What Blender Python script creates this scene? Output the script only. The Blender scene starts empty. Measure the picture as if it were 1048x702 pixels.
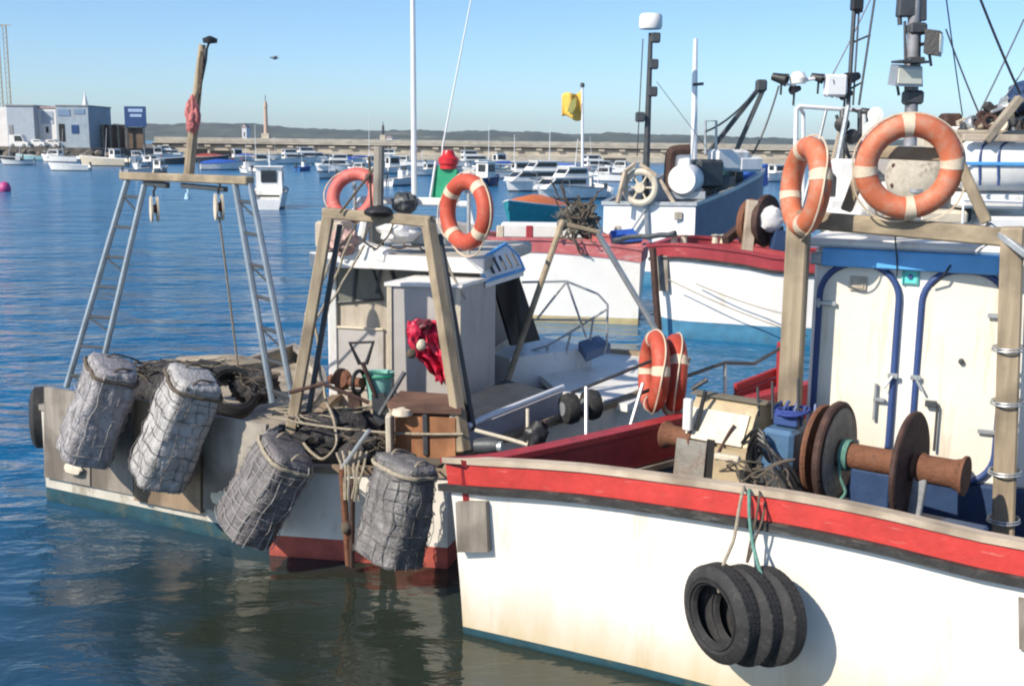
import bpy, bmesh, math, random
from mathutils import Vector, Matrix, noise
V = Vector
rnd = random.Random(7)
scene = bpy.context.scene
COL = scene.collection
PI = math.pi

# ------------------------------------------------------------------ camera frame
H, F = 3.8, 1150.0
PITCH = math.atan(204.5 / F)
ROLL = -0.012
_fw = V((0, math.cos(PITCH), -math.sin(PITCH)))
_up0 = V((0, math.sin(PITCH), math.cos(PITCH)))
_rt0 = V((1, 0, 0))
_rt = _rt0 * math.cos(ROLL) - _up0 * math.sin(ROLL)
_up = _up0 * math.cos(ROLL) + _rt0 * math.sin(ROLL)
CAM = V((0, 0, H))

def ray(px, py):
    return _fw + _rt * ((px - 524) / F) + _up * ((351 - py) / F)
def at(px, py, Y=None, z=None):
    d = ray(px, py)
    t = (Y / d.y) if Y is not None else ((z - H) / d.z)
    return CAM + d * t
def onplane(px, py, P, Q, off=0.0):
    """where a sight line meets the vertical plane through P and Q (plan points), off metres nearer"""
    d = ray(px, py)
    t = V((Q[0] - P[0], Q[1] - P[1], 0)).normalized()
    n = V((t.y, -t.x, 0))
    if n.y > 0: n = -n
    p0 = V((P[0], P[1], 0)) + n * off
    return CAM + d * ((p0 - CAM).dot(n) / d.dot(n))

# ------------------------------------------------------------------ mesh builder
class MB:
    def __init__(s, M=None):
        s.v = []; s.f = []; s.m = []; s.M = M
    def add(s, vs, fs, m=0):
        o = len(s.v)
        if s.M is not None: vs = [s.M @ V(p) for p in vs]
        s.v += [V(p) for p in vs]
        for f in fs:
            s.f.append([i + o for i in f]); s.m.append(m)
    def box(s, c, size, R=None, b=0.01, m=0):
        h = [max(q / 2, 1e-4) for q in size]
        b = min(b, min(h) * 0.6)
        idx = {}; vs = []
        c = V(c)
        for sx in (-1, 1):
            for sy in (-1, 1):
                for sz in (-1, 1):
                    for ax in range(3):
                        p = [sx * (h[0] - b), sy * (h[1] - b), sz * (h[2] - b)]
                        p[ax] = (sx, sy, sz)[ax] * h[ax]
                        p = V(p)
                        if R is not None: p = R @ p
                        idx[(sx, sy, sz, ax)] = len(vs); vs.append(c + p)
        fs = []
        for ax in range(3):
            a, bb = [k for k in range(3) if k != ax]
            for sg in (-1, 1):
                q = []
                for (u, w) in ((-1, -1), (1, -1), (1, 1), (-1, 1)):
                    k = [0, 0, 0]; k[ax] = sg; k[a] = u; k[bb] = w
                    q.append(idx[(k[0], k[1], k[2], ax)])
                fs.append(q)
        for ax in range(3):
            a, bb = [k for k in range(3) if k != ax]
            for u in (-1, 1):
                for w in (-1, 1):
                    q = []
                    for (sg, fa) in ((-1, a), (1, a), (1, bb), (-1, bb)):
                        k = [0, 0, 0]; k[ax] = sg; k[a] = u; k[bb] = w
                        q.append(idx[(k[0], k[1], k[2], fa)])
                    fs.append(q)
        for sx in (-1, 1):
            for sy in (-1, 1):
                for sz in (-1, 1):
                    fs.append([idx[(sx, sy, sz, k)] for k in range(3)])
        s.add(vs, fs, m)
        return s
    def bar(s, p0, p1, w, h=None, up=(0, 0, 1), b=0.008, m=0):
        p0, p1 = V(p0), V(p1); h = w if h is None else h
        d = p1 - p0; L = d.length; x = d.normalized(); u = V(up)
        if abs(x.dot(u.normalized())) > 0.97: u = V((0, 1, 0)) if abs(x.y) < .9 else V((1, 0, 0))
        y = u.cross(x).normalized(); z = x.cross(y)
        R = Matrix((x, y, z)).transposed()
        return s.box((p0 + p1) / 2, (L, w, h), R, b, m)
    def tube(s, path, r, n=8, m=0, closed=False, cap=True):
        P = [V(p) for p in path]; N = len(P)
        rs = r if isinstance(r, (list, tuple)) else [r] * N
        vs = []; fs = []
        prev = None
        for i in range(N):
            if closed: t = P[(i + 1) % N] - P[i - 1]
            else: t = P[min(i + 1, N - 1)] - P[max(i - 1, 0)]
            if t.length < 1e-9: t = V((0, 0, 1))
            t.normalize()
            if prev is None:
                a = V((0, 0, 1)) if abs(t.z) < .9 else V((1, 0, 0))
                u = t.cross(a).normalized()
            else:
                u = prev - t * prev.dot(t)
                u = u.normalized() if u.length > 1e-6 else t.orthogonal().normalized()
            prev = u; w = t.cross(u)
            for k in range(n):
                a = 2 * PI * k / n
                vs.append(P[i] + (u * math.cos(a) + w * math.sin(a)) * rs[i])
        for i in range(N if closed else N - 1):
            j = (i + 1) % N
            for k in range(n):
                l = (k + 1) % n
                fs.append([i * n + k, i * n + l, j * n + l, j * n + k])
        if cap and not closed:
            fs.append(list(range(n))[::-1]); fs.append([(N - 1) * n + k for k in range(n)])
        s.add(vs, fs, m); return s
    def loft(s, rings, m=0, caps=True, closed=True, mfun=None):
        n = len(rings[0]); vs = [p for r in rings for p in r]; fs = []
        for i in range(len(rings) - 1):
            for k in range(n if closed else n - 1):
                l = (k + 1) % n
                fs.append([i * n + k, i * n + l, (i + 1) * n + l, (i + 1) * n + k])
        if caps and closed:
            fs.append(list(range(n))[::-1]); fs.append([(len(rings) - 1) * n + k for k in range(n)])
        s.add(vs, fs, m); return s
    def lathe(s, prof, o, axis, n=24, m=0, closed=False):
        a = V(axis).normalized(); u = a.orthogonal().normalized(); w = a.cross(u); o = V(o)
        rings = []
        for (r, h) in prof:
            rings.append([o + a * h + (u * math.cos(2 * PI * k / n) + w * math.sin(2 * PI * k / n)) * max(r, 1e-4) for k in range(n)])
        if closed: rings.append(rings[0])
        return s.loft(rings, m, caps=not closed)
    def torus(s, c, axis, R, r, n=40, k=12, a0=0, a1=2 * PI, m=0, flat=1.0, ref=None):
        a = V(axis).normalized(); u = V(ref) if ref is not None else V((0, 0, 1))
        u = (u - a * u.dot(a))
        u = u.normalized() if u.length > 1e-5 else a.orthogonal().normalized()
        w = a.cross(u); c = V(c)
        full = abs(a1 - a0 - 2 * PI) < 1e-6
        rings = []
        for i in range(n + (0 if full else 1)):
            t = a0 + (a1 - a0) * i / n
            e = u * math.cos(t) + w * math.sin(t)
            rings.append([c + e * (R + r * math.cos(2 * PI * j / k)) + a * (r * flat * math.sin(2 * PI * j / k)) for j in range(k)])
        if full: rings.append(rings[0])
        return s.loft(rings, m, caps=not full)
    def prism(s, pts, vec, m=0):
        P = [V(p) for p in pts]; vec = V(vec); n = len(P)
        s.add(P + [p + vec for p in P], [list(range(n))[::-1], [n + k for k in range(n)]] + [[k, (k + 1) % n, n + (k + 1) % n, n + k] for k in range(n)], m)
        return s
    def blob(s, c, rad, seed=0, amp=.25, fr=2.5, m=0, sub=3, R=None):
        bm = bmesh.new(); bmesh.ops.create_icosphere(bm, subdivisions=sub, radius=1)
        vs = []
        for q in bm.verts:
            p = q.co.normalized()
            k = 1 + amp * noise.noise(p * fr + V((seed * 7.3, seed * 1.7, 3)))+ amp*.5 * noise.noise(p * fr*2.7 + V((seed * 3.3, 9, 3)))
            p = V((p.x * rad[0], p.y * rad[1], p.z * rad[2])) * k
            if R is not None: p = R @ p
            vs.append(V(c) + p)
        fs = [[w.index for w in f.verts] for f in bm.faces]
        bm.free(); s.add(vs, fs, m); return s
    def build(s, name, mats, parent=None, smooth=35, origin=None):
        mats = mats if isinstance(mats, (list, tuple)) else [mats]
        lo = V((min(p.x for p in s.v), min(p.y for p in s.v), min(p.z for p in s.v)))
        hi = V((max(p.x for p in s.v), max(p.y for p in s.v), max(p.z for p in s.v)))
        o = V(origin) if origin is not None else (V(((lo.x + hi.x) / 2, (lo.y + hi.y) / 2, lo.z)) if parent is None else (lo + hi) / 2)
        me = bpy.data.meshes.new(name)
        me.from_pydata([p - o for p in s.v], [], s.f)
        for mt in mats: me.materials.append(mt)
        me.polygons.foreach_set('material_index', s.m)
        bm = bmesh.new(); bm.from_mesh(me)
        bmesh.ops.remove_doubles(bm, verts=bm.verts, dist=1e-5)
        bmesh.ops.recalc_face_normals(bm, faces=bm.faces)
        bm.to_mesh(me); bm.free()
        if smooth:
            me.shade_smooth()
            me.set_sharp_from_angle(angle=math.radians(smooth))
        ob = bpy.data.objects.new(name, me); COL.objects.link(ob)
        WORLD[ob.name] = o
        if parent is not None:
            ob.parent = parent; ob.location = o - WORLD[parent.name]
        else: ob.location = o
        return ob
WORLD = {}

def tag(o, label, cat, group=None):
    o['label'] = label; o['category'] = cat
    if group: o['group'] = group
    return o
def thing(name, label, cat, loc, group=None):
    o = bpy.data.objects.new(name, None); COL.objects.link(o)
    o.empty_display_size = .2
    o.location = V(loc); WORLD[o.name] = V(loc)
    return tag(o, label, cat, group)
def structure(o, kind='structure'):
    o['kind'] = kind; return o

def cat_rom(P, n, closed=False):
    P = [V(p) for p in P]; out = []; N = len(P)
    segs = N if closed else N - 1
    for i in range(n if closed else n + 1):
        t = i / n * segs; k = min(int(t), segs - 1); u = t - k
        if closed: a, b, c, d = P[(k - 1) % N], P[k % N], P[(k + 1) % N], P[(k + 2) % N]
        else: a, b, c, d = P[max(k - 1, 0)], P[k], P[min(k + 1, N - 1)], P[min(k + 2, N - 1)]
        out.append(0.5 * ((2 * b) + (c - a) * u + (2 * a - 5 * b + 4 * c - d) * u * u + (3 * b - 3 * c + d - a) * u ** 3))
    return out
def sagline(p0, p1, sag, n=12):
    p0, p1 = V(p0), V(p1)
    return [p0.lerp(p1, i / n) - V((0, 0, sag * 4 * (i / n) * (1 - i / n))) for i in range(n + 1)]
def wob(path, amp, seed):
    return [p + V((noise.noise(p * 5 + V((seed, 0, 0))), noise.noise(p * 5 + V((0, seed, 0))), noise.noise(p * 5 + V((0, 0, seed))))) * amp for p in path]

# ------------------------------------------------------------------ materials
def lin(c):
    return tuple(((x / 255) / 12.92 if x / 255 <= .04045 else ((x / 255 + .055) / 1.055) ** 2.4) for x in c)
MATS = {}
def mat(name, col, rough=.6, metal=0, var=.15, vs=5.0, dirt=None, da=.0, ds=(4, 4, 4), dth=.55, bump=.15, bs=35.0, spec=.5, alpha=None):
    """procedural paint / metal / cloth: base colour with blotches, an optional second colour (stains, rust, wear) and fine relief"""
    if name in MATS: return MATS[name]
    m = bpy.data.materials.new(name); m.use_nodes = True
    nt = m.node_tree; N = nt.nodes; L = nt.links
    bs_ = N['Principled BSDF']
    bs_.inputs['Roughness'].default_value = rough; bs_.inputs['Metallic'].default_value = metal
    bs_.inputs['Specular IOR Level'].default_value = spec
    tc = N.new('ShaderNodeTexCoord')
    n1 = N.new('ShaderNodeTexNoise'); n1.inputs['Scale'].default_value = vs; n1.inputs['Detail'].default_value = 6; n1.inputs['Roughness'].default_value = .62
    L.new(tc.outputs['Object'], n1.inputs['Vector'])
    r1 = N.new('ShaderNodeValToRGB')
    r1.color_ramp.elements[0].position = .3; r1.color_ramp.elements[1].position = .7
    r1.color_ramp.elements[0].color = (*[c * (1 - var) for c in col], 1)
    r1.color_ramp.elements[1].color = (*[min(1, c * (1 + var)) for c in col], 1)
    L.new(n1.outputs['Fac'], r1.inputs['Fac'])
    out = r1.outputs['Color']
    if dirt is not None:
        mp = N.new('ShaderNodeMapping'); mp.inputs['Scale'].default_value = ds
        L.new(tc.outputs['Object'], mp.inputs['Vector'])
        n2 = N.new('ShaderNodeTexNoise'); n2.inputs['Scale'].default_value = 1; n2.inputs['Detail'].default_value = 8; n2.inputs['Roughness'].default_value = .7
        L.new(mp.outputs['Vector'], n2.inputs['Vector'])
        r2 = N.new('ShaderNodeValToRGB')
        r2.color_ramp.elements[0].position = dth; r2.color_ramp.elements[1].position = min(1, dth + .16)
        r2.color_ramp.elements[0].color = (0, 0, 0, 1); r2.color_ramp.elements[1].color = (da, da, da, 1)
        L.new(n2.outputs['Fac'], r2.inputs['Fac'])
        mx = N.new('ShaderNodeMix'); mx.data_type = 'RGBA'
        L.new(r2.outputs['Color'], mx.inputs['Factor']); L.new(out, mx.inputs[6]); mx.inputs[7].default_value = (*dirt, 1)
        out = mx.outputs[2]
    L.new(out, bs_.inputs['Base Color'])
    if bump:
        n3 = N.new('ShaderNodeTexNoise'); n3.inputs['Scale'].default_value = bs; n3.inputs['Detail'].default_value = 5
        L.new(tc.outputs['Object'], n3.inputs['Vector'])
        bp = N.new('ShaderNodeBump'); bp.inputs['Strength'].default_value = bump; bp.inputs['Distance'].default_value = .02
        L.new(n3.outputs['Fac'], bp.inputs['Height']); L.new(bp.outputs['Normal'], bs_.inputs['Normal'])
    MATS[name] = m
    return m
def wood(name, c0, c1, ax='X', scale=14, rough=.8, bump=.4, stain=None):
    """weathered wood: grain drawn out along one axis"""
    if name in MATS: return MATS[name]
    m = bpy.data.materials.new(name); m.use_nodes = True
    nt = m.node_tree; N = nt.nodes; L = nt.links; B = N['Principled BSDF']
    B.inputs['Roughness'].default_value = rough
    tc = N.new('ShaderNodeTexCoord'); mp = N.new('ShaderNodeMapping')
    sc = [scale] * 3; sc['XYZ'.index(ax)] = scale * .08
    mp.inputs['Scale'].default_value = sc
    L.new(tc.outputs['Object'], mp.inputs['Vector'])
    n = N.new('ShaderNodeTexNoise'); n.inputs['Scale'].default_value = 1; n.inputs['Detail'].default_value = 7; n.inputs['Roughness'].default_value = .65
    L.new(mp.outputs['Vector'], n.inputs['Vector'])
    r = N.new('ShaderNodeValToRGB'); r.color_ramp.elements[0].position = .32; r.color_ramp.elements[1].position = .68
    r.color_ramp.elements[0].color = (*c0, 1); r.color_ramp.elements[1].color = (*c1, 1)
    L.new(n.outputs['Fac'], r.inputs['Fac'])
    out = r.outputs['Color']
    n2 = N.new('ShaderNodeTexNoise'); n2.inputs['Scale'].default_value = 2.3; n2.inputs['Detail'].default_value = 6
    L.new(tc.outputs['Object'], n2.inputs['Vector'])
    r2 = N.new('ShaderNodeValToRGB'); r2.color_ramp.elements[0].position = .46; r2.color_ramp.elements[1].position = .66
    r2.color_ramp.elements[0].color = (0, 0, 0, 1); r2.color_ramp.elements[1].color = (.7, .7, .7, 1)
    L.new(n2.outputs['Fac'], r2.inputs['Fac'])
    mx = N.new('ShaderNodeMix'); mx.data_type = 'RGBA'
    L.new(r2.outputs['Color'], mx.inputs['Factor']); L.new(out, mx.inputs[6])
    mx.inputs[7].default_value = (*(stain or tuple(c * .45 for c in c0)), 1)
    L.new(mx.outputs[2], B.inputs['Base Color'])
    bp = N.new('ShaderNodeBump'); bp.inputs['Strength'].default_value = bump; bp.inputs['Distance'].default_value = .01
    L.new(n.outputs['Fac'], bp.inputs['Height']); L.new(bp.outputs['Normal'], B.inputs['Normal'])
    MATS[name] = m
    return m
RUST = (.17, .06, .025)
GRIME = (.2, .17, .12)
m_white = mat('white_boat_paint', (.78, .75, .69), .42, var=.07, vs=2, dirt=(.42, .31, .17), da=.6, ds=(3, 3, .8), dth=.54, bump=.1, bs=12)
m_hullwhite = mat('hull_white_paint', (.8, .775, .73), .4, var=.05, vs=1.2, dirt=(.5, .39, .23), da=.5, ds=(2.6, 2.6, .5), dth=.56, bump=.12, bs=5)
m_white2 = mat('white_gelcoat', (.77, .76, .73), .38, var=.08, vs=3, dirt=(.36, .28, .18), da=.5, ds=(4, 4, 1.2), dth=.56, bump=.08)
m_cream = mat('cream_paint', (.6, .53, .41), .55, var=.14, dirt=(.22, .14, .08), da=.6, ds=(5, 5, 1.5), dth=.55)
m_beige = mat('beige_cabin_paint', (.47, .41, .33), .55, var=.14, vs=3, dirt=(.18, .13, .08), da=.6, ds=(5, 5, 1.0), dth=.5)
m_greybox = mat('pale_grey_paint', (.45, .425, .4), .5, var=.08, vs=3, dirt=(.25, .19, .12), da=.45, ds=(5, 5, 1.2), dth=.54)
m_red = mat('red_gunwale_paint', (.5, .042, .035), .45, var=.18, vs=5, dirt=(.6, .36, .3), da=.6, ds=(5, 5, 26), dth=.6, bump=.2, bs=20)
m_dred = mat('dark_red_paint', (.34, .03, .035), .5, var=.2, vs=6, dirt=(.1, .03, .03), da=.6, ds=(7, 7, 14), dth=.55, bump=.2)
m_boot = mat('red_antifouling', (.42, .085, .06), .7, var=.25, vs=6, dirt=(.09, .06, .035), da=.8, ds=(5, 5, 3), dth=.55)
m_blueboot = mat('blue_antifouling', (.05, .19, .31), .6, var=.2, dirt=(.1, .11, .07), da=.7, ds=(4, 4, 3), dth=.55)
m_tealboot = mat('teal_antifouling', (.012, .055, .075), .6, var=.3, dirt=(.1, .1, .06), da=.6, ds=(4, 4, 5), dth=.5)
m_blue = mat('blue_paint', (.1, .37, .74), .45, var=.12, dirt=(.25, .3, .36), da=.4, ds=(6, 6, 10), dth=.6)
m_dblue = mat('dark_blue_paint', (.025, .055, .13), .5, var=.2, dirt=(.12, .1, .08), da=.5, ds=(6, 6, 4), dth=.6)
m_navy = mat('navy_paint', (.035, .07, .2), .45, var=.12, dirt=(.3, .3, .34), da=.3, ds=(8, 8, 8), dth=.64)
m_gearblue = mat('worn_gear_blue', (.07, .15, .26), .5, var=.2, dirt=RUST, da=.7, ds=(7, 7, 7), dth=.56)
m_capwood = wood('pale_cap_wood', (.42, .33, .24), (.58, .49, .38), 'X', 10)
m_wood = wood('weathered_frame_wood', (.25, .195, .13), (.42, .34, .23), 'Z', 12)
m_woodx = wood('weathered_beam_wood', (.28, .22, .145), (.43, .35, .235), 'X', 12)
m_ply = wood('weathered_plywood', (.18, .155, .13), (.34, .30, .25), 'Z', 9, stain=(.085, .068, .052))
m_brown = wood('varnished_brown_wood', (.26, .10, .04), (.42, .2, .09), 'Z', 9)
m_deck = wood('dark_wet_deck', (.07, .06, .05), (.16, .135, .105), 'X', 8)
m_palewd = wood('pale_deck_boards', (.3, .25, .19), (.45, .39, .3), 'X', 8)
m_rust = mat('rusted_steel', (.2, .085, .045), .85, .2, var=.4, vs=9, dirt=(.07, .04, .03), da=.8, ds=(9, 9, 9), dth=.5, bump=.5, bs=45)
m_drust = mat('dark_rusted_steel', (.075, .042, .034), .8, .3, var=.4, vs=9, dirt=(.17, .075, .04), da=.6, ds=(8, 8, 8), dth=.55, bump=.4)
m_tan = mat('tan_plate_paint', (.42, .33, .2), .5, .1, var=.2, dirt=RUST, da=.7, ds=(6, 6, 4), dth=.58)
m_galv = mat('galvanised_steel', (.42, .44, .45), .45, .6, var=.2, dirt=RUST, da=.5, ds=(9, 9, 5), dth=.62)
m_ladder = mat('blue_grey_ladder_steel', (.26, .31, .35), .45, .35, var=.2, dirt=RUST, da=.6, ds=(12, 12, 6), dth=.6)
m_dgrey = mat('dark_grey_metal', (.07, .075, .08), .5, .3, var=.25)
m_black = mat('black_plastic', (.018, .018, .02), .45, var=.3)
m_rubber = mat('tyre_rubber', (.022, .022, .023), .75, var=.4, vs=12, dirt=(.11, .1, .085), da=.5, ds=(14, 14, 14), dth=.55, bump=.25)
m_rub = mat('black_rubbing_strake', (.03, .029, .028), .75, var=.4, vs=8, dirt=(.2, .19, .17), da=.6, ds=(4, 4, 30), dth=.55, bump=.3)
m_orange = mat('faded_orange_buoy', (.55, .15, .07), .6, var=.2, vs=5, dirt=(.42, .26, .18), da=.75, ds=(10, 10, 10), dth=.48, bump=.08)
m_orange2 = mat('red_orange_buoy', (.47, .075, .04), .6, var=.22, vs=5, dirt=(.45, .2, .13), da=.6, ds=(8, 8, 8), dth=.52, bump=.08)
m_pinkbuoy = mat('sun_bleached_red_buoy', (.55, .12, .1), .6, var=.15, dirt=(.55, .3, .25), da=.6, ds=(6, 6, 6), dth=.5)
m_tape = mat('cream_tape', (.6, .5, .37), .7, var=.2, dirt=(.45, .2, .12), da=.6, ds=(14, 14, 14), dth=.52)
m_rope = mat('pale_rope', (.36, .31, .23), .9, var=.3, vs=30, bump=.6, bs=160)
m_drope = mat('brown_rope', (.12, .095, .07), .9, var=.35, vs=30, bump=.6, bs=160)
m_grope = mat('green_rope', (.12, .27, .22), .85, var=.3, vs=30, bump=.5, bs=160)
m_brope = mat('blue_rope', (.04, .07, .28), .85, var=.3, vs=30, bump=.5, bs=160)
m_net = mat('dark_net_bundle', (.045, .042, .044), .95, var=.6, vs=24, dirt=(.2, .18, .15), da=.8, ds=(30, 30, 30), dth=.56, bump=1.0, bs=60)
m_fender = mat('grey_fender_sacking', (.33, .31, .315), .5, var=.3, vs=10, dirt=(.08, .075, .072), da=.8, ds=(16, 16, 9), dth=.5, bump=.8, bs=40)
m_fender2 = mat('pale_fender_sacking', (.42, .405, .39), .5, var=.25, vs=10, dirt=(.1, .095, .09), da=.7, ds=(15, 15, 9), dth=.52, bump=.8, bs=40)
m_fender3 = mat('dark_fender_sacking', (.15, .135, .135), .55, var=.4, vs=10, dirt=(.22, .2, .19), da=.6, ds=(16, 16, 9), dth=.55, bump=.8, bs=40)
m_wire = mat('pale_mesh_cord', (.34, .32, .3), .8, var=.3, vs=20, bump=.3)
m_dwire = mat('dark_mesh_cord', (.14, .13, .125), .8, var=.3, vs=20, bump=.3)
m_jacket = mat('red_oilskin', (.55, .02, .06), .35, var=.25, vs=8, bump=.3, bs=14)
m_green = mat('green_board', (.01, .26, .13), .5, var=.2, dirt=(.4, .5, .42), da=.6, ds=(9, 9, 9), dth=.6)
m_palegreen = mat('pale_green_plastic', (.2, .42, .36), .5, var=.15)
m_teal = mat('teal_boat_paint', (.02, .27, .3), .45, var=.15, dirt=GRIME, da=.3, ds=(4, 4, 2))
m_tealsign = mat('turquoise_sign', (.1, .62, .58), .45, var=.06)
m_yellow = mat('yellow_cloth', (.72, .45, .08), .8, var=.15)
m_pinkbuoy2 = mat('magenta_buoy_plastic', (.45, .05, .2), .5)
m_glass = mat('cabin_glass', (.016, .02, .025), .16, var=.3, bump=0, spec=.7)
m_pglass = mat('salted_cabin_glass', (.13, .13, .11), .3, var=.3, vs=3, bump=0)
m_lamp = mat('lamp_glass', (.62, .62, .52), .25, var=.1, bump=0)
m_tarp = mat('blue_tarpaulin', (.03, .1, .42), .5, var=.2, bump=.5, bs=9)
m_otarp = mat('orange_tarpaulin', (.62, .16, .04), .6, var=.2, bump=.5, bs=9)
m_alu = mat('white_tube', (.74, .75, .76), .35, .1, var=.05, bump=.03)
m_stone = mat('quay_stone', (.46, .41, .33), .9, var=.25, vs=.35, dirt=(.14, .13, .1), da=.7, ds=(.25, .25, 1.6), dth=.5, bump=.6, bs=1.4)
m_rock = mat('dark_shore_rock', (.13, .115, .095), .95, var=.5, vs=.6, dirt=(.24, .2, .14), da=.7, ds=(.5, .5, .7), dth=.5, bump=.8, bs=2)
m_dark = mat('dark_opening', (.015, .014, .013), .9, var=.2, bump=0)
m_wallblue = mat('pale_blue_render', (.36, .41, .47), .8, var=.08, vs=.5, dirt=(.2, .22, .24), da=.4, ds=(.5, .5, .3))
m_wallwhite = mat('white_render', (.7, .68, .66), .8, var=.06, vs=.5, dirt=(.35, .3, .27), da=.4, ds=(.5, .5, .3))
m_brownwall = mat('brown_fence_boards', (.13, .085, .055), .9, var=.4, vs=.8)
m_signblue = mat('blue_sign_face', (.015, .05, .16), .4, var=.1, vs=.5, bump=0)
m_signmark = mat('pale_sign_print', (.32, .42, .58), .5, var=.1, bump=0)
m_blindgrey = mat('grey_roof_sheet', (.24, .24, .25), .6, var=.15)

def waterline_scum(m, z0, z1, col, amt=.8, fr=3.0):
    """a tide mark of yellow growth and rust weep just above the water, ragged along its upper edge"""
    nt = m.node_tree; N = nt.nodes; L = nt.links; B = N['Principled BSDF']
    src = B.inputs['Base Color'].links[0].from_socket
    g = N.new('ShaderNodeNewGeometry'); sp = N.new('ShaderNodeSeparateXYZ'); L.new(g.outputs['Position'], sp.inputs[0])
    mp = N.new('ShaderNodeMapping'); mp.inputs['Scale'].default_value = (fr, fr, fr * .25); L.new(g.outputs['Position'], mp.inputs['Vector'])
    n = N.new('ShaderNodeTexNoise'); n.inputs['Scale'].default_value = 1; n.inputs['Detail'].default_value = 7; n.inputs['Roughness'].default_value = .65
    L.new(mp.outputs['Vector'], n.inputs['Vector'])
    ad = N.new('ShaderNodeMath'); ad.operation = 'MULTIPLY_ADD'; L.new(n.outputs['Fac'], ad.inputs[0]); ad.inputs[1].default_value = -(z1 - z0) * 1.6; L.new(sp.outputs['Z'], ad.inputs[2])
    mr = N.new('ShaderNodeMapRange'); mr.inputs['From Min'].default_value = z0 - (z1 - z0) * .8; mr.inputs['From Max'].default_value = z1 - (z1 - z0) * .8
    mr.inputs['To Min'].default_value = amt; mr.inputs['To Max'].default_value = 0
    L.new(ad.outputs[0], mr.inputs['Value'])
    mx = N.new('ShaderNodeMix'); mx.data_type = 'RGBA'; L.new(mr.outputs[0], mx.inputs['Factor']); L.new(src, mx.inputs[6]); mx.inputs[7].default_value = (*col, 1)
    L.new(mx.outputs[2], B.inputs['Base Color'])
    return m
m_nearhull = waterline_scum(mat('near_hull_white', (.76, .73, .67), .45, var=.07, vs=1.2, dirt=(.4, .3, .18), da=.6, ds=(2.4, 2.4, .4), dth=.55, bump=.22, bs=4), .05, .55, (.5, .37, .17), .75, 2.2)
# ------------------------------------------------------------------ world, sun, camera
SUN_AZ_VEC = V((-0.79, -0.61, 0)).normalized()
SUN_EL = math.radians(37)
sdir = SUN_AZ_VEC * math.cos(SUN_EL) + V((0, 0, math.sin(SUN_EL)))
w = bpy.data.worlds.new("World"); scene.world = w; w.use_nodes = True
nt = w.node_tree; bg = nt.nodes['Background']
sky = nt.nodes.new('ShaderNodeTexSky'); sky.sky_type = 'NISHITA'; sky.sun_disc = False
sky.sun_elevation = SUN_EL
sky.sun_rotation = math.atan2(SUN_AZ_VEC.x, SUN_AZ_VEC.y)
sky.air_density = 0.8; sky.dust_density = 0.5; sky.ozone_density = 5.5; sky.altitude = 0
tint = nt.nodes.new('ShaderNodeMix'); tint.data_type = 'RGBA'; tint.blend_type = 'MULTIPLY'; tint.inputs['Factor'].default_value = 1
nt.links.new(sky.outputs['Color'], tint.inputs[6]); tint.inputs[7].default_value = (.93, .98, .97, 1)
nt.links.new(tint.outputs[2], bg.inputs['Color'])
bg.inputs['Strength'].default_value = 0.128
sl = bpy.data.lights.new('sun', 'SUN'); sl.energy = 4.5; sl.angle = math.radians(.5); sl.color = (1, .91, .78)
so = bpy.data.objects.new('sun', sl); COL.objects.link(so)
so.rotation_euler = (-sdir).to_track_quat('-Z', 'Y').to_euler(); so.location = (0, 0, 30)
cd = bpy.data.cameras.new('camera'); co = bpy.data.objects.new('camera', cd); COL.objects.link(co)
cd.sensor_width = 36; cd.lens = F / 1048 * 36; cd.clip_end = 20000; cd.clip_start = .1
Rm = Matrix((_rt, _up, -_fw)).transposed().to_4x4()
co.matrix_world = Matrix.Translation(CAM) @ Rm
scene.camera = co
scene.cycles.filter_width = 2.1      # a slightly soft lens, as in the photograph
scene.view_settings.view_transform = 'Standard'; scene.view_settings.look = 'None'
scene.view_settings.exposure = 0.45; scene.view_settings.gamma = 1

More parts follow.
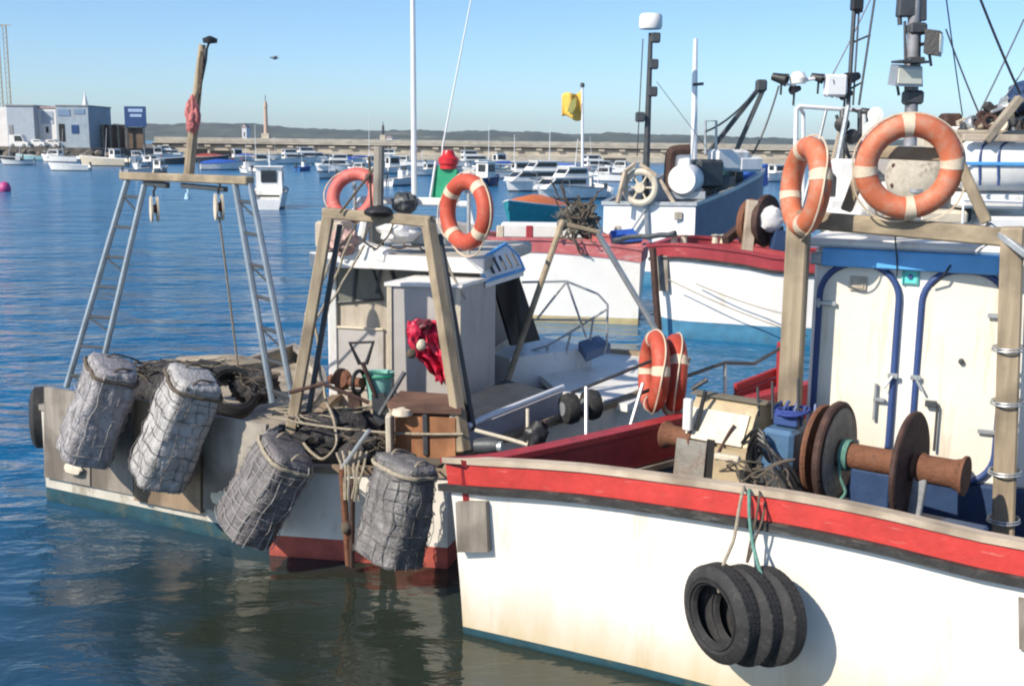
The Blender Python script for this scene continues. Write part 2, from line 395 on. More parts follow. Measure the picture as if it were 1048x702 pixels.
# ------------------------------------------------------------------ water
def make_water():
    m = bpy.data.materials.new('harbour_water'); m.use_nodes = True
    nt = m.node_tree; N = nt.nodes; L = nt.links; B = N['Principled BSDF']
    B.inputs['Roughness'].default_value = .04; B.inputs['IOR'].default_value = 1.42
    geo = N.new('ShaderNodeNewGeometry')
    nb = N.new('ShaderNodeTexNoise'); nb.inputs['Scale'].default_value = .03; nb.inputs['Detail'].default_value = 3
    L.new(geo.outputs['Position'], nb.inputs['Vector'])
    r = N.new('ShaderNodeValToRGB')
    r.color_ramp.elements[0].position = .35; r.color_ramp.elements[1].position = .7
    r.color_ramp.elements[0].color = (.005, .085, .2, 1); r.color_ramp.elements[1].color = (.01, .135, .28, 1)
    L.new(nb.outputs['Fac'], r.inputs['Fac'])
    # brown reflection of the boats painted into the water colour, ragged at its edge
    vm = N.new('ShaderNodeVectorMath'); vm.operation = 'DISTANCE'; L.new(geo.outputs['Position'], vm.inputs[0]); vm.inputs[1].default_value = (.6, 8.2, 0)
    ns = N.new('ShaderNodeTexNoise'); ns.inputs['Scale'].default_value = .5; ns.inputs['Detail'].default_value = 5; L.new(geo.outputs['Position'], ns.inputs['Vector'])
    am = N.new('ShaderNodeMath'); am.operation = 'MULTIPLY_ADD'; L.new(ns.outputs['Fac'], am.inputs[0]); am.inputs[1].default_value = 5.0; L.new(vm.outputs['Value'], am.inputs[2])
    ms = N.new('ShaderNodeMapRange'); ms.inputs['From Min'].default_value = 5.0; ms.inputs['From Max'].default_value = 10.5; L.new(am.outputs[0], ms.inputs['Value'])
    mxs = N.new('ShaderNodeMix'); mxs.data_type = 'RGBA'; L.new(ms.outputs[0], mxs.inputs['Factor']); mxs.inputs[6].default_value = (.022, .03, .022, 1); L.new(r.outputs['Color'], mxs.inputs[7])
    L.new(mxs.outputs[2], B.inputs['Base Color'])
    # the lee of the moored hulls lies calmer than the open harbour
    vd = N.new('ShaderNodeVectorMath'); vd.operation = 'DISTANCE'; L.new(geo.outputs['Position'], vd.inputs[0]); vd.inputs[1].default_value = (-1.0, 9.2, 0)
    calm = N.new('ShaderNodeMapRange'); calm.inputs['From Min'].default_value = 2.0; calm.inputs['From Max'].default_value = 8.0
    calm.inputs['To Min'].default_value = .15; calm.inputs['To Max'].default_value = 1.0
    L.new(vd.outputs['Value'], calm.inputs['Value'])
    rg = N.new('ShaderNodeMapRange'); rg.inputs['From Min'].default_value = 6; rg.inputs['From Max'].default_value = 40; rg.inputs['To Min'].default_value = .03; rg.inputs['To Max'].default_value = .17
    L.new(vd.outputs['Value'], rg.inputs['Value']); L.new(rg.outputs[0], B.inputs['Roughness'])
    prev = None
    for (sc, det, dist, st, sx, sy, rot) in ((.35, 3, .8, 1.0, .8, 1.5, .3), (1.5, 4, .22, 1.0, .7, 1.5, -.2), (5.5, 4, .03, 1.0, .75, 1.5, .1)):
        mp = N.new('ShaderNodeMapping'); mp.inputs['Scale'].default_value = (sx, sy, 1); mp.inputs['Rotation'].default_value = (0, 0, rot)
        L.new(geo.outputs['Position'], mp.inputs['Vector'])
        n = N.new('ShaderNodeTexNoise'); n.inputs['Scale'].default_value = sc; n.inputs['Detail'].default_value = det; n.inputs['Roughness'].default_value = .5
        n.inputs['Distortion'].default_value = .4
        L.new(mp.outputs['Vector'], n.inputs['Vector'])
        b = N.new('ShaderNodeBump'); L.new(calm.outputs[0], b.inputs['Strength']); b.inputs['Distance'].default_value = dist
        L.new(n.outputs['Fac'], b.inputs['Height'])
        if prev is not None: L.new(prev, b.inputs['Normal'])
        prev = b.outputs['Normal']
    L.new(prev, B.inputs['Normal'])
    me = bpy.data.meshes.new('water')
    S = 3300
    me.from_pydata([(-S, -40, 0), (S, -40, 0), (S, 4300, 0), (-S, 4300, 0)], [], [(0, 1, 2, 3)])
    me.materials.append(m)
    o = bpy.data.objects.new('water', me); COL.objects.link(o)
    structure(o)
make_water()

# ------------------------------------------------------------------ air
def make_haze():
    mb = MB(); mb.box((0, 2180, 44), (6900, 4500, 92), b=.01)
    m = bpy.data.materials.new('sea_air'); m.use_nodes = True
    nt = m.node_tree; nt.nodes.remove(nt.nodes['Principled BSDF'])
    vol = nt.nodes.new('ShaderNodeVolumePrincipled')
    vol.inputs['Color'].default_value = (.82, .9, 1, 1); vol.inputs['Density'].default_value = HAZE
    vol.inputs['Anisotropy'].default_value = .2
    nt.links.new(vol.outputs['Volume'], nt.nodes['Material Output'].inputs['Volume'])
    o = mb.build('haze', m, smooth=0); structure(o, 'stuff')
HAZE = .00011
make_haze()

# ------------------------------------------------------------------ hills
def make_hills():
    m = mat('far_hill_scrub', (.04, .055, .036), .95, var=.6, vs=.012, dirt=(.25, .22, .16), da=.8, ds=(.012, .012, .12), dth=.54, bump=0)
    mb = MB(); rows = []
    n = 1100
    for j, (Y, k) in enumerate(((2300, 0), (2420, .55), (2560, 1), (2900, .7), (3600, 0))):
        row = []
        for i in range(n + 1):
            x = -3000 + 6000 * i / n
            h = 27 + 12 * noise.noise(V((x * .0022, 3, 1))) + 5 * noise.noise(V((x * .011, 7, j))) + 2.5 * noise.noise(V((x * .05, 2, j * 3))) + 2.2 * abs(noise.noise(V((x * .13, 5, j * 3)))) + 1.2 * noise.noise(V((x * .4, 5, j)))
            h *= 1.05 + .25 * max(0, -x / 900)*.6 - max(0, min(1, (x - 100) / 900)) * .35
            row.append(V((x, Y + 40 * noise.noise(V((x * .004, j, 5))), max(.3, h * k) if k else -.4)))
        rows.append(row)
    mb.loft(rows, closed=False, caps=False)
    o = mb.build('hills', m, smooth=60); structure(o)
make_hills()
# ------------------------------------------------------------------ hull tools
class Hull:
    """closed plan outline at the gunwale and at the waterline; sides are ruled between them"""
    def __init__(s, sides, wsides, n=22):
        # sides: list of polylines (3D at the gunwale) joined end to end into a closed loop
        G = []; W = []
        for a, b in zip(sides, wsides):
            g = cat_rom(a, n); q = cat_rom(b, n)
            G += g[:-1]; W += q[:-1]
        s.G = G; s.W = W; N = len(G)
        c = sum(G, V((0, 0, 0))) / N; s.c = c
        area = sum(G[i].x * G[(i + 1) % N].y - G[(i + 1) % N].x * G[i].y for i in range(N))
        sg = 1 if area > 0 else -1
        s.n = []
        for i in range(N):
            t1 = (G[i] - G[i - 1]); t2 = (G[(i + 1) % N] - G[i]); t1.z = t2.z = 0
            n1 = V((t1.y, -t1.x, 0)).normalized() * sg; n2 = V((t2.y, -t2.x, 0)).normalized() * sg
            q = (n1 + n2)
            q = q.normalized() if q.length > .2 else n1
            s.n.append(q / max(.6, q.dot(n1)))
    def P(s, i, z, out=0.0):
        g, q = s.G[i], s.W[i]
        if z >= 0:
            k = z / g.z; k = k ** 1.25 if k < 1 else k
            p = q.lerp(g, k)
        else:
            p = q + (s.c - q) * (-z * .22)
        return V((p.x, p.y, z)) + s.n[i] * out
    def strip(s, a, b, out, thick, idx=None):
        """a, b: metres below the gunwale (top and bottom of the strip)"""
        mb = MB(); N = len(s.G); rings = []
        ids = range(N) if idx is None else idx
        for i in ids:
            zt, zb = s.G[i].z - a, s.G[i].z - b
            rings.append([s.P(i, zt, out), s.P(i, zb, out), s.P(i, zb, out - thick), s.P(i, zt, out - thick)])
        if idx is None: rings.append(rings[0])
        mb.loft(rings, caps=idx is not None)
        return mb
    def shell(s, top, boot=None, boot2=None):
        mb = MB(); N = len(s.G)
        zs = []
        rows = []
        nb = 6
        for j in range(nb + 1):
            rows.append([s.P(i, (s.G[i].z - top) + (boot - (s.G[i].z - top)) * j / nb) for i in range(N)])
        r2 = [rows[-1], [s.P(i, boot * .4) for i in range(N)], [s.P(i, 0.0) for i in range(N)], [s.P(i, -.3) for i in range(N)], [s.P(i, -.7) for i in range(N)]]
        def put(rows, m):
            vs = [p for r in rows for p in r]; fs = []
            for i in range(len(rows) - 1):
                for k in range(N):
                    l = (k + 1) % N
                    fs.append([i * N + k, i * N + l, (i + 1) * N + l, (i + 1) * N + k])
            mb.add(vs, fs, m)
        put(rows, 0); put(r2, 1)
        mb.f.append([len(mb.v) - N + k for k in range(N)]); mb.m.append(1)
        return mb
    def deck(s, z, inset=.06):
        mb = MB(); N = len(s.G)
        pts = [s.P(i, z, -inset) for i in range(N)]
        mb.prism(pts, (0, 0, -.05)); return mb

def lifebuoy(label, c, axis, R=.295, r=.085, ringmat=None, tape=None, a_off=0.6, rope=True, group='lifebuoys on the boats', tilt=None):
    c = V(c); axis = V(axis).normalized()
    u = V((0, 0, 1)); u = (u - axis * u.dot(axis)).normalized(); w_ = axis.cross(u)
    t = thing('lifebuoy', label, 'lifebuoy', c - V((0, 0, R + r)), group)
    MB().torus(c, axis, R, r, 48, 14, ref=u).build('ring', ringmat or m_orange, t, smooth=60)
    for k in range(4):
        a = a_off + k * PI / 2
        MB().torus(c, axis, R, r * 1.035, 5, 16, a - .12, a + .12, ref=u).build('band', tape or m_tape, t, smooth=60)
    if rope:
        pts = []
        for k in range(4):
            dr = .2 + .35 * rnd.random()
            for i in range(14):
                f_ = i / 14
                a = a_off + k * PI / 2 + f_ * PI / 2
                rr = R + r * (1.05 + dr * math.sin(f_ * PI))
                pts.append(c + (u * math.cos(a) + w_ * math.sin(a)) * rr + axis * (.03 * math.sin(f_ * PI) * (-1) ** k) - V((0, 0, .02 * math.sin(f_ * PI))))
        MB().tube(pts, .0075, 5, closed=True).build('grab_rope', m_tape, t)
    return t

# ================================================================== THE NEAR BOAT
nb = thing('fishing_boat', 'big white fishing boat with red gunwale, rusty winch and blue trimmed cabin, nearest', 'boat', (4.2, 8.8, 0), 'moored working boats')
gpx = ((458, 468, 8.25), (580, 474.5, 7.93), (678, 486, 7.6), (788, 501, 7.22), (850, 511.5, 7.01), (916, 525, 6.8), (1048, 554, 6.42))
near = [at(px, py, Y=Y) for px, py, Y in gpx]
near += [V((4.5, 5.85, 1.45)), V((6.6, 5.55, 1.45)), V((8.6, 5.75, 1.5)), V((10.2, 6.3, 1.55))]
far_ = [at(458, 468, Y=8.25), V((.0, 8.46, 1.44)), at(690, 425, Y=9.6), V((2.25, 10.45, 1.46)), V((3.2, 11.1, 1.5)), V((4.8, 11.5, 1.47)), V((7.0, 11.4, 1.46)), V((9.0, 11.0, 1.5)), V((10.2, 10.4, 1.55))]
wn = []
for i, p in enumerate(near):
    k = min(1, i / 3)
    q = V((p.x, p.y - .03 * k, 0))
    if i == 0: q = at(474, 648, z=0)
    wn.append(q)
wf = []
for i, p in enumerate(far_):
    q = V((p.x, p.y - .12 * min(1, i / 2), 0))
    if i == 0: q = at(474, 648, z=0)
    wf.append(q)
tr = [near[-1], V((10.35, 8.4, 1.56)), far_[-1]]
trw = [wn[-1], V((10.2, 8.4, 0)), wf[-1]]
NH = Hull([near, tr, far_[::-1]], [wn, trw, wf[::-1]], 26)
NH.shell(.2, .06).build('hull', [m_nearhull, m_tealboot], nb, 40)
far_ids = list(range(52, 78)) + [0]
NH.strip(.0, .045, .028, .095, idx=range(0, 53)).build('cap_rail', m_capwood, nb, 40)
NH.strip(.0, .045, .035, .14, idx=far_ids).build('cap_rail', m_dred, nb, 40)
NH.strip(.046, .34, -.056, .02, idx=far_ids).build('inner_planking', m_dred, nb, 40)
NH.strip(.045, .212, .012, .07).build('bulwark_strake', m_red, nb, 40)
NH.strip(.214, .27, .06, .08).build('rubbing_strake', m_rub, nb, 40)
NH.strip(.35, .40, -.06, .05).build('inner_stringer', m_palewd, nb, 40)
NH.strip(.40, .68, -.055, .02).build('bulwark_lining', m_dblue, nb, 40)
NH.deck(.76).build('deck', m_deck, nb, 0)
# worn wooden chafing plates let into the topsides
def chafe(px0, px1, py0, py1):
    mb = MB(); P, Q = near[0], near[1]
    pts = []
    for px, py in ((px0, py0), (px1, py0), (px1 + 2, py1), (px0 + 2, py1)):
        pts.append(onplane(px, py, P, Q, .03))
    mb.prism(pts, V((.25, .45, 0)) * .12)
    mb.build('chafing_plate', m_ply, nb)
chafe(466, 497, 514, 565)
mb = MB(); 
pa = [onplane(px, py, near[5], near[6], .04) for px, py in ((1042, 612), (1056, 616), (1056, 668), (1043, 664))]
mb.prism(pa, V((.05, .08, 0))); mb.build('chafing_plate', m_ply, nb)

# wheelhouse -------------------------------------------------------
WA = at(826, 400, Y=9.2); WB = at(1035, 400, Y=8.55)
wx = V((WB.x - WA.x, WB.y - WA.y, 0)).normalized(); wn_ = V((wx.y, -wx.x, 0))   # wn_ points to the viewer
if wn_.y > 0: wn_ = -wn_
wz = V((0, 0, 1))
def wp(s, z, out=0.0): return V((WA.x, WA.y, z)) + wx * s + wn_ * out
def ws(px, py):            # wall coordinates of a picture point
    p = onplane(px, py, WA, WB); return ((p - WA).x * wx.x + (p - WA).y * wx.y, p.z)
WR = Matrix((wx, -wn_, wz)).transposed()
Wlen, Wdep, Wtop = 1.95, 1.9, 3.0
wh = MB().box(wp(Wlen / 2, (1.16 + Wtop) / 2, -Wdep / 2), (Wlen, Wdep, Wtop - 1.16), WR, .03).build('wheelhouse', m_white, nb)
MB().box(wp(Wlen / 2, .96, -Wdep / 2), (Wlen + .04, Wdep + .04, .42), WR, .02).build('coaming', m_dblue, wh)
MB().box(wp(Wlen / 2 - .02, Wtop + .035, -Wdep / 2), (Wlen + .1, Wdep + .12, .07), WR, .025).build('roof', m_white2, wh)
s0, z0 = ws(843, 262); s1, _ = ws(1024, 272)
MB().box(wp((s0 + s1) / 2, z0, .055), (s1 - s0, .1, .145), WR, .012).build('lintel_beam', m_blue, wh)
for sa, sb in ((s0 - .1, s0 + .002), (s1 - .002, s1 + .1)):
    MB().box(wp((sa + sb) / 2, z0 - .02, .03), (sb - sa, .05, .1), WR, .01).build('beam_bracket', m_galv, wh)
def rrect(sa, sb, za, zb, r, out, n=8):
    pts = []
    for (cx, cz, a) in ((sb - r, zb - r, 0), (sa + r, zb - r, PI / 2), (sa + r, za + r, PI), (sb - r, za + r, 1.5 * PI)):
        for i in range(n + 1):
            q = a + i / n * PI / 2
            pts.append(wp(cx + r * math.cos(q), cz + r * math.sin(q), out))
    return pts
for k, (xl, xr, yt, yb) in enumerate(((836.5, 917, 270, 482), (940.5, 1028.5, 277, 494))):
    sa, _ = ws(xl, 350); sb, _ = ws(xr, 350); _, zt = ws((xl + xr) / 2, yt); _, zb = ws((xl + xr) / 2, yb)
    leaf = MB().prism(rrect(sa, sb, zb, zt, .27, .0), wn_ * .018).build('door', mat('yellowed_door_paint', (.76, .71, .6), .5, var=.06, vs=2, dirt=(.46, .31, .15), da=.6, ds=(7, 7, .7), dth=.57, bump=.12, bs=9), wh)
    mb = MB(); ring = rrect(sa, sb, zb, zt, .27, .018)
    mb.tube(ring, .027, 8, closed=True); mb.build('door_frame', m_navy, leaf, 60)
    hs = sa if k == 0 else sb; os_ = sb if k == 0 else sa
    for hz in (zt - .33, zb + .45):
        mb = MB(); mb.box(wp(hs + (.06 if k == 0 else -.06), hz, .05), (.16, .02, .035), WR, .004)
        mb.tube([wp(hs, hz - .035, .06), wp(hs, hz + .035, .06)], .014, 8)
        mb.build('hinge', m_galv, leaf)
    mb = MB(); hz = (zt + zb) / 2 - .02
    mb.box(wp(os_, hz, .055), (.08, .02, .04), WR, .005); mb.tube([wp(os_, hz, .07), wp(os_ + (-.06 if k == 0 else .06), hz - .1, .085)], .011, 6)
    mb.build('latch', m_galv, leaf)
    if k == 0:
        sv, zv = ws(879, 290)
        mb = MB(); mb.box(wp(sv, zv, .028), (.13, .02, .12), WR, .006)
        mb.box(wp(sv, zv, .04), (.09, .012, .08), WR, .003); mb.build('vent_plate', m_beige, leaf)
    else:
        sv, zv = ws(984, 369)
        MB().lathe([(.0, .0), (.022, .0), (.022, .03), (.012, .04), (0, .04)], wp(sv, zv, .02), wn_, 12).build('knob', m_dgrey, leaf)
sv, zv = ws(932, 283)
mb = MB(); mb.box(wp(sv, zv, .012), (.13, .022, .13), WR, .004)
sg = mb.build('notice_plate', m_tealsign, wh)
mb = MB()
for (dx, dz, a_, b_) in ((0, .05, .1, .008), (0, -.05, .1, .008), (-.05, 0, .008, .1), (.05, 0, .008, .1)):
    mb.box(wp(sv + dx, zv + dz, .026), (a_, .008, b_), WR, .001)
mb.build('border_mark', m_palegreen, sg)
MB().lathe([(0, 0), (.02, 0), (.02, .012), (0, .012)], wp(sv, zv, .022), wn_, 10).build('centre_dot', m_navy, sg)
# clutter on the wheelhouse wall: clipped pipes either side, a rod, a drip wire
mb = MB(); p0 = ws(932, 255); p1 = ws(930, 270)
mb.tube([wp(ws(974, 270)[0], ws(974, 270)[1], .11), wp(ws(966, 282)[0], ws(966, 282)[1], .112), wp(ws(955, 292)[0], ws(955, 292)[1], .06)], .009, 6)
mb.tube([wp(ws(919, 225)[0], 3.12, .14), wp(ws(920, 262)[0], 2.93, .113), wp(ws(920, 276)[0], 2.8, .112)], .006, 6)
mb.build('cable', m_black, wh)
mb = MB(); sa, za = ws(895, 428); mb.tube([wp(sa, za, .05), wp(sa, za + .3, .05)], .014, 6); mb.box(wp(sa + .03, za + .17, .05), (.09, .03, .03), WR, .004); mb.build('rail_stub', m_galv, wh)
mb = MB(); sa, za = ws(960, 416); mb.tube([wp(sa, za - .35, .06), wp(sa, za + .02, .06), wp(sa - .05, za + .03, .06)], .011, 6); mb.box(wp(sa - .05, za + .03, .06), (.09, .04, .05), WR, .006); mb.build('tap_pipe', m_dgrey, wh)
# roof furniture
def roofbox(px, py, Y, size, name, m, b=.02):
    MB().box(at(px, py, Y=Y), size, WR, b).build(name, m, wh)
roofbox(868, 223, 9.9, (.28, .3, .16), 'roof_locker', m_white2)
roofbox(913, 203, 9.8, (.2, .24, .28), 'roof_locker', m_white2)
roofbox(970, 236, 9.6, (.26, .3, .12), 'roof_locker', m_white2)
mb = MB(); c = at(937, 180, Y=9.6)
mb.lathe([(0, -.04), (.22, -.04), (.25, 0), (.24, .06), (.18, .1), (0, .11)], c, wn_, 26)
dish = mb.build('hatch_cover', mat('stained_stone_paint', (.46, .42, .34), .7, var=.25, vs=7, dirt=(.14, .11, .08), da=.8, ds=(9, 9, 9), dth=.5), wh, 50)
for i in range(7):
    a = i * 2 * PI / 7
    MB().lathe([(0, .0), (.02, .0), (.02, .02), (0, .03)], c + wn_ * .075 + (wx * math.cos(a) + wz * math.sin(a)) * .19, wn_, 8).build('bolt', m_drust, dish)
MB().lathe([(.05, -.2), (.05, .12), (.08, .14), (.08, .17), (0, .17)], at(937, 214, Y=9.55), (0, 0, 1), 14).build('vent_pipe', m_galv, wh)

# gallows ------------------------------------------------------------
PLb = V((at(815, 300, Y=8.95).x, 8.95, .76)); PLt = at(818, 224, Y=8.95)
PRb = V((at(1032, 500, Y=8.2).x, 8.2, .76)); PRt = at(1036, 238, Y=8.2)
gl = MB().bar(PLb, PLt, .17, .17, up=wx, b=.015).build('gallows_post', m_wood, nb)
gr = MB().bar(PRb, PRt + V((0, 0, .04)), .15, .16, up=wx, b=.015).build('gallows_post', m_wood, nb)
gbeam = MB().bar(PLt + V((0, 0, -.0)) + wx * -.02, at(1030, 243, Y=8.22) , .13, .135, b=.014).build('gallows_beam', m_woodx, nb)
bl0, bl1 = at(866, 216, Y=8.76), at(888, 158, Y=8.7)
br0, br1 = at(1010, 228, Y=8.26), at(980, 162, Y=8.36)
MB().bar(bl0, bl1, .085, .085, up=wx, b=.01).build('brace', m_wood, nb)
MB().bar(br0, br1, .075, .08, up=wx, b=.01).build('brace', m_wood, nb)
MB().bar(bl1 + V((0, .08, .02)), br1 + V((0, .08, .02)), .08, .1, b=.01).build('brace_top', m_woodx, nb)
for z in (.25, .62, 1.15, 1.55):   # wire lashings round the right post
    mb = MB(); c = PRb.lerp(PRt, z / 2.4)
    mb.torus(c, (PRt - PRb), .115, .008, 20, 6); mb.torus(c + V((0, 0, .02)), (PRt - PRb), .112, .006, 20, 6)
    mb.build('lashing', m_galv, nb)
MB().bar(at(1052, 262, Y=8.0), at(1010, 230, Y=8.3), .05, b=.008).build('brace', m_galv, nb)
# handrail along the far bulwark, standing on it
def gz(px, py, Y): return at(px, py, Y=Y)
rl = [gz(585, 402, 9.35), gz(620, 388, 9.55), gz(672, 367, 9.85), gz(742, 371, 10.6), gz(806, 364, 11.2)]
mb = MB(); mb.tube([gz(585, 402, 9.35), gz(630, 384, 9.6), gz(672, 367, 9.85)], .016, 8); mb.build('handrail', m_dgrey, nb)
mb = MB(); mb.tube([gz(654, 403, 9.62), gz(700, 386, 10.0), gz(742, 371, 10.35), gz(772, 372, 10.6), gz(806, 352, 10.9)], .018, 8); mb.build('handrail', m_dgrey, nb)
for (a_, b_, m_) in (((645, 436, 9.5), (658, 392, 9.62), m_galv), ((742, 405, 10.3), (742, 372, 10.35), m_galv), ((600, 446, 9.2), (600, 396, 9.4), m_galv), ((688, 432, 9.8), (690, 390, 9.9), m_galv)):
    MB().tube([gz(*a_), gz(*b_)], .017, 8).build('stanchion', m_, nb)
# raised slatted red weatherboard on the far side
for k in range(2):
    a_ = gz(752, 406 - k * 9, 10.6); b_ = gz(806, 386 - k * 10, 11.2)
    MB().bar(a_, b_, .04, .085, b=.008).build('weather_board', m_dred, nb)
MB().bar(gz(798, 408, 11.0), gz(800, 350, 11.0), .08, b=.01).build('weather_post', m_dred, nb)

# winch ------------------------------------------------------------
wc = at(855, 457, Y=8.35); wa = V((.80, -.60, 0)).normalized(); wc.z = 1.49
wy = V((-.6, -.8, 0)); wy = V((wa.y, -wa.x, 0)); wy = wy if wy.y < 0 else -wy
WM = Matrix((wa, -wy, wz)).transposed()
def wi(t, d=0, z=0): return wc + wa * t + wy * d + wz * z
winch = MB().tube([wi(-.15), wi(.58)], .098, 22).build('winch', m_rust, nb)
MB().lathe([(.39, -.03), (.4, -.015), (.4, .015), (.385, .03), (.12, .03), (.12, -.03)], wi(0), wa, 44, closed=True).build('flange', m_drust, winch)
MB().lathe([(.31, 0), (.35, .006), (.12, .012), (.1, 0)], wi(.03), wa, 40, closed=True).build('flange_face', mat('lichen_grey_steel', (.34, .31, .25), .8, .1, var=.3, vs=7, dirt=RUST, da=.8, ds=(6, 6, 6), dth=.52), winch)
MB().lathe([(.35, -.02), (.36, 0), (.35, .02), (.11, .02), (.11, -.02)], wi(-.12), wa, 44, closed=True).build('flange', m_rust, winch)
MB().lathe([(.40, -.022), (.41, -.01), (.41, .01), (.395, .022), (.09, .022), (.09, -.022)], wi(.57), wa, 44, closed=True).build('flange', m_drust, winch)
MB().lathe([(.1, .0), (.1, .03), (.12, .05), (.105, .1), (.105, .28), (.12, .33), (.145, .35), (.145, .37), (.0, .37)], wi(.6), wa, 26).build('warping_drum', m_rust, winch)
MB().bar(wi(.68, .06, .02), wi(.63, .1, -.62), .045, .1, up=wa, b=.008).build('support_arm', m_galv, winch)
MB().bar(wi(.3, .0, -.08), wi(.3, .0, -.72), .12, .3, up=wa, b=.01).build('bed', m_dblue, winch)
MB().box(wi(.45, -.05, -.56), (1.3, .4, .3), WM, .015).build('bed_frame', m_dblue, winch)
# blue gearbox with valve block
gb = MB().box(wi(-.4, .02, -.02), (.26, .34, .34), WM, .03).build('gearbox', m_gearblue, winch)
MB().box(wi(-.4, .02, -.27), (.2, .28, .2), WM, .02).build('gear_foot', m_dgrey, gb)
mb = MB()
for k in range(5):
    p = wi(-.5 + .07 * k, .02 * (k % 2), .17); mb.tube([p, p + V((.01 * k, 0, .12)), p + V((.05, .03, .15 + .02 * (k % 3)))], .014, 6)
mb.box(wi(-.38, .02, .2), (.2, .14, .07), WM, .01); mb.build('valve_block', m_navy, gb)
for k, (dx, dz) in enumerate(((-.5, .42), (-.29, .5), (-.62, .33))):
    MB().tube([wi(dx, .05, .2), wi(dx - .02, .05, .2 + dz * .7)], .011, 6).build('control_lever', m_dgrey, gb)
# tan guard with sloping plate, grey apron
def wpt(px, py, Y): return at(px, py, Y=Y)
prof_ = [(-.28, .24), (.02, .30), (.10, .22), (.24, -.02), (.20, -.42), (-.28, -.42)]
hs = MB().prism([wi(-1.18, d, z) for d, z in prof_], wa * .56).build('winch_housing', m_tan, winch)
MB().prism([wi(-1.22, d, z) for d, z in [(-.32, .25), (.0, .325), (.07, .30), (.0, .30), (-.3, .22)]], wa * .66).build('housing_lid', mat('dull_olive_plate', (.2, .17, .12), .55, .2, var=.2, dirt=RUST, da=.6, ds=(6, 6, 4), dth=.56), hs)
MB().prism([wi(-1.16, d, z) for d, z in [(.115, .21), (.25, -.015), (.262, -.015), (.127, .21)]], wa * .5).build('upper_plate', m_cream, hs)
MB().prism([wi(-1.22, d, z) for d, z in [(.255, -.03), (.30, -.44), (.325, -.44), (.275, -.03)]], wa * .27).build('apron', mat('bare_zinc_sheet', (.3, .28, .24), .45, .4, var=.3, dirt=RUST, da=.7, ds=(6, 6, 3), dth=.52), hs)
MB().prism([wi(-.88, d, z) for d, z in [(.255, -.05), (.285, -.44), (.305, -.44), (.272, -.05)]], wa * .27).build('apron', m_tan, hs)
MB().prism([wi(-.955, d, z) for d, z in [(.25, .0), (.27, -.44), (.29, -.44), (.262, .0)]], wa * .07).build('dark_slot', m_dark, hs)
MB().tube(wob(cat_rom([wi(-.75, .2, .14), wi(-.82, .27, .0), wi(-.86, .3, -.14)], 8), .02, 2), .012, 6).build('hanging_chain', m_drust, hs)
MB().bar(wpt(732, 466, 8.36), wpt(757, 470, 8.26), .06, .045, b=.008).build('crossbar', m_cream, winch)
MB().box(wpt(704, 424, 8.8), (.07, .05, .26), WM, .008).build('side_plate', m_white2, winch)
MB().bar(wpt(712, 440, 8.8), wpt(722, 400, 8.85), .03, b=.005).build('lever', m_black, winch)
MB().tube([wpt(708, 398, 8.86), wpt(724, 388, 8.86)], .02, 6).build('lever_grip', m_black, winch)
MB().lathe([(0, -.14), (.11, -.14), (.12, -.12), (.085, -.06), (.085, .1), (.1, .14), (0, .14)], wpt(695, 447, 8.95), wa, 22).build('warping_drum', m_rust, winch)
MB().box(wi(-.75, -.1, -.3), (.5, .45, .6), WM, .02).build('motor_case', m_dgrey, winch)
mb = MB()
for k in range(4):
    mb.tube(cat_rom([wi(-.45 - .1 * k, .2, -.1), wi(-.5, .3, .05 + .04 * k), wi(-.2 - .05 * k, .32, -.1), wi(-.1, .25, -.4)], 12), .014, 6)
mb.build('hydraulic_hose', m_black, winch)
# coil of fouled rope on the drum
mb = MB()
for k in range(3):
    mb.torus(wi(.07 + .022 * k), wa, .112, .012, 24, 6)
mb.tube(wob(cat_rom([wi(.09, .1, .02), wi(.1, .13, -.12), wi(.14, .1, -.25), wi(.1, .12, -.33)], 14), .02, 3), .012, 6)
mb.build('rope_turns', m_grope, winch)

# mast on the wheelhouse ---------------------------------------------
def mp(px, py): return at(px, py, Y=10.0)
mast = MB().tube([mp(929, 224), mp(933, 100), mp(936, 0), mp(937, -60)], [.06, .056, .052, .05], 12).build('mast', mat('two_tone_mast_paint', (.3, .3, .32), .5, .2, var=.5, vs=3, dirt=(.06, .06, .065), da=.9, ds=(3, 3, 2), dth=.48), nb)
for k, (px, py, sx, sy, m2, ax) in enumerate(((925, 77, .27, .17, m_galv, -1), (955, 44, .24, .2, m_black, 1))):
    c = mp(px, py); c.y -= .12
    R = Matrix.Rotation(.25 if k == 0 else 1.1, 3, 'Z')
    lp = MB().prism([c + R @ V(q) for q in ((-sx / 2, .1, -sy / 2), (sx / 2, .1, -sy / 2), (sx / 2 - .02, .1, sy / 2), (-sx / 2 + .02, .1, sy / 2))], R @ V((0, -.12, -.02))).build('floodlight', m2, mast)
    MB().box(c + R @ V((0, -.025, -.02)), (sx * .86, .012, sy * .74), R, .003).build('lens', m_lamp, lp)
    MB().bar(c + V((0, .1, 0)), mp(935, py + 3), .03, b=.004).build('bracket', m_black, lp)
    if k == 0: MB().box(c + R @ V((0, -.02, sy / 2 + .015)), (sx * 1.05, .16, .02), R, .004).build('hood', m_dgrey, lp)
mb = MB(); mb.box(mp(928, 8), (.16, .1, .16), None, .01); mb.tube([mp(920, 2), mp(921, 26)], .02, 6); mb.box(mp(938, 30), (.15, .14, .1), None, .02); mb.box(mp(936, 62), (.14, .13, .05), None, .01); mb.box(mp(934, 100), (.16, .14, .12), None, .02); mb.tube([mp(926, 22), mp(927, 108)], .012, 6); mb.tube([mp(942, -10), mp(941, 70)], .01, 6); mb.bar(mp(922, 18), mp(922, -4), .05); mb.bar(mp(944, 22), mp(944, -8), .06); mb.build('mast_head_frame', m_dgrey, mast)
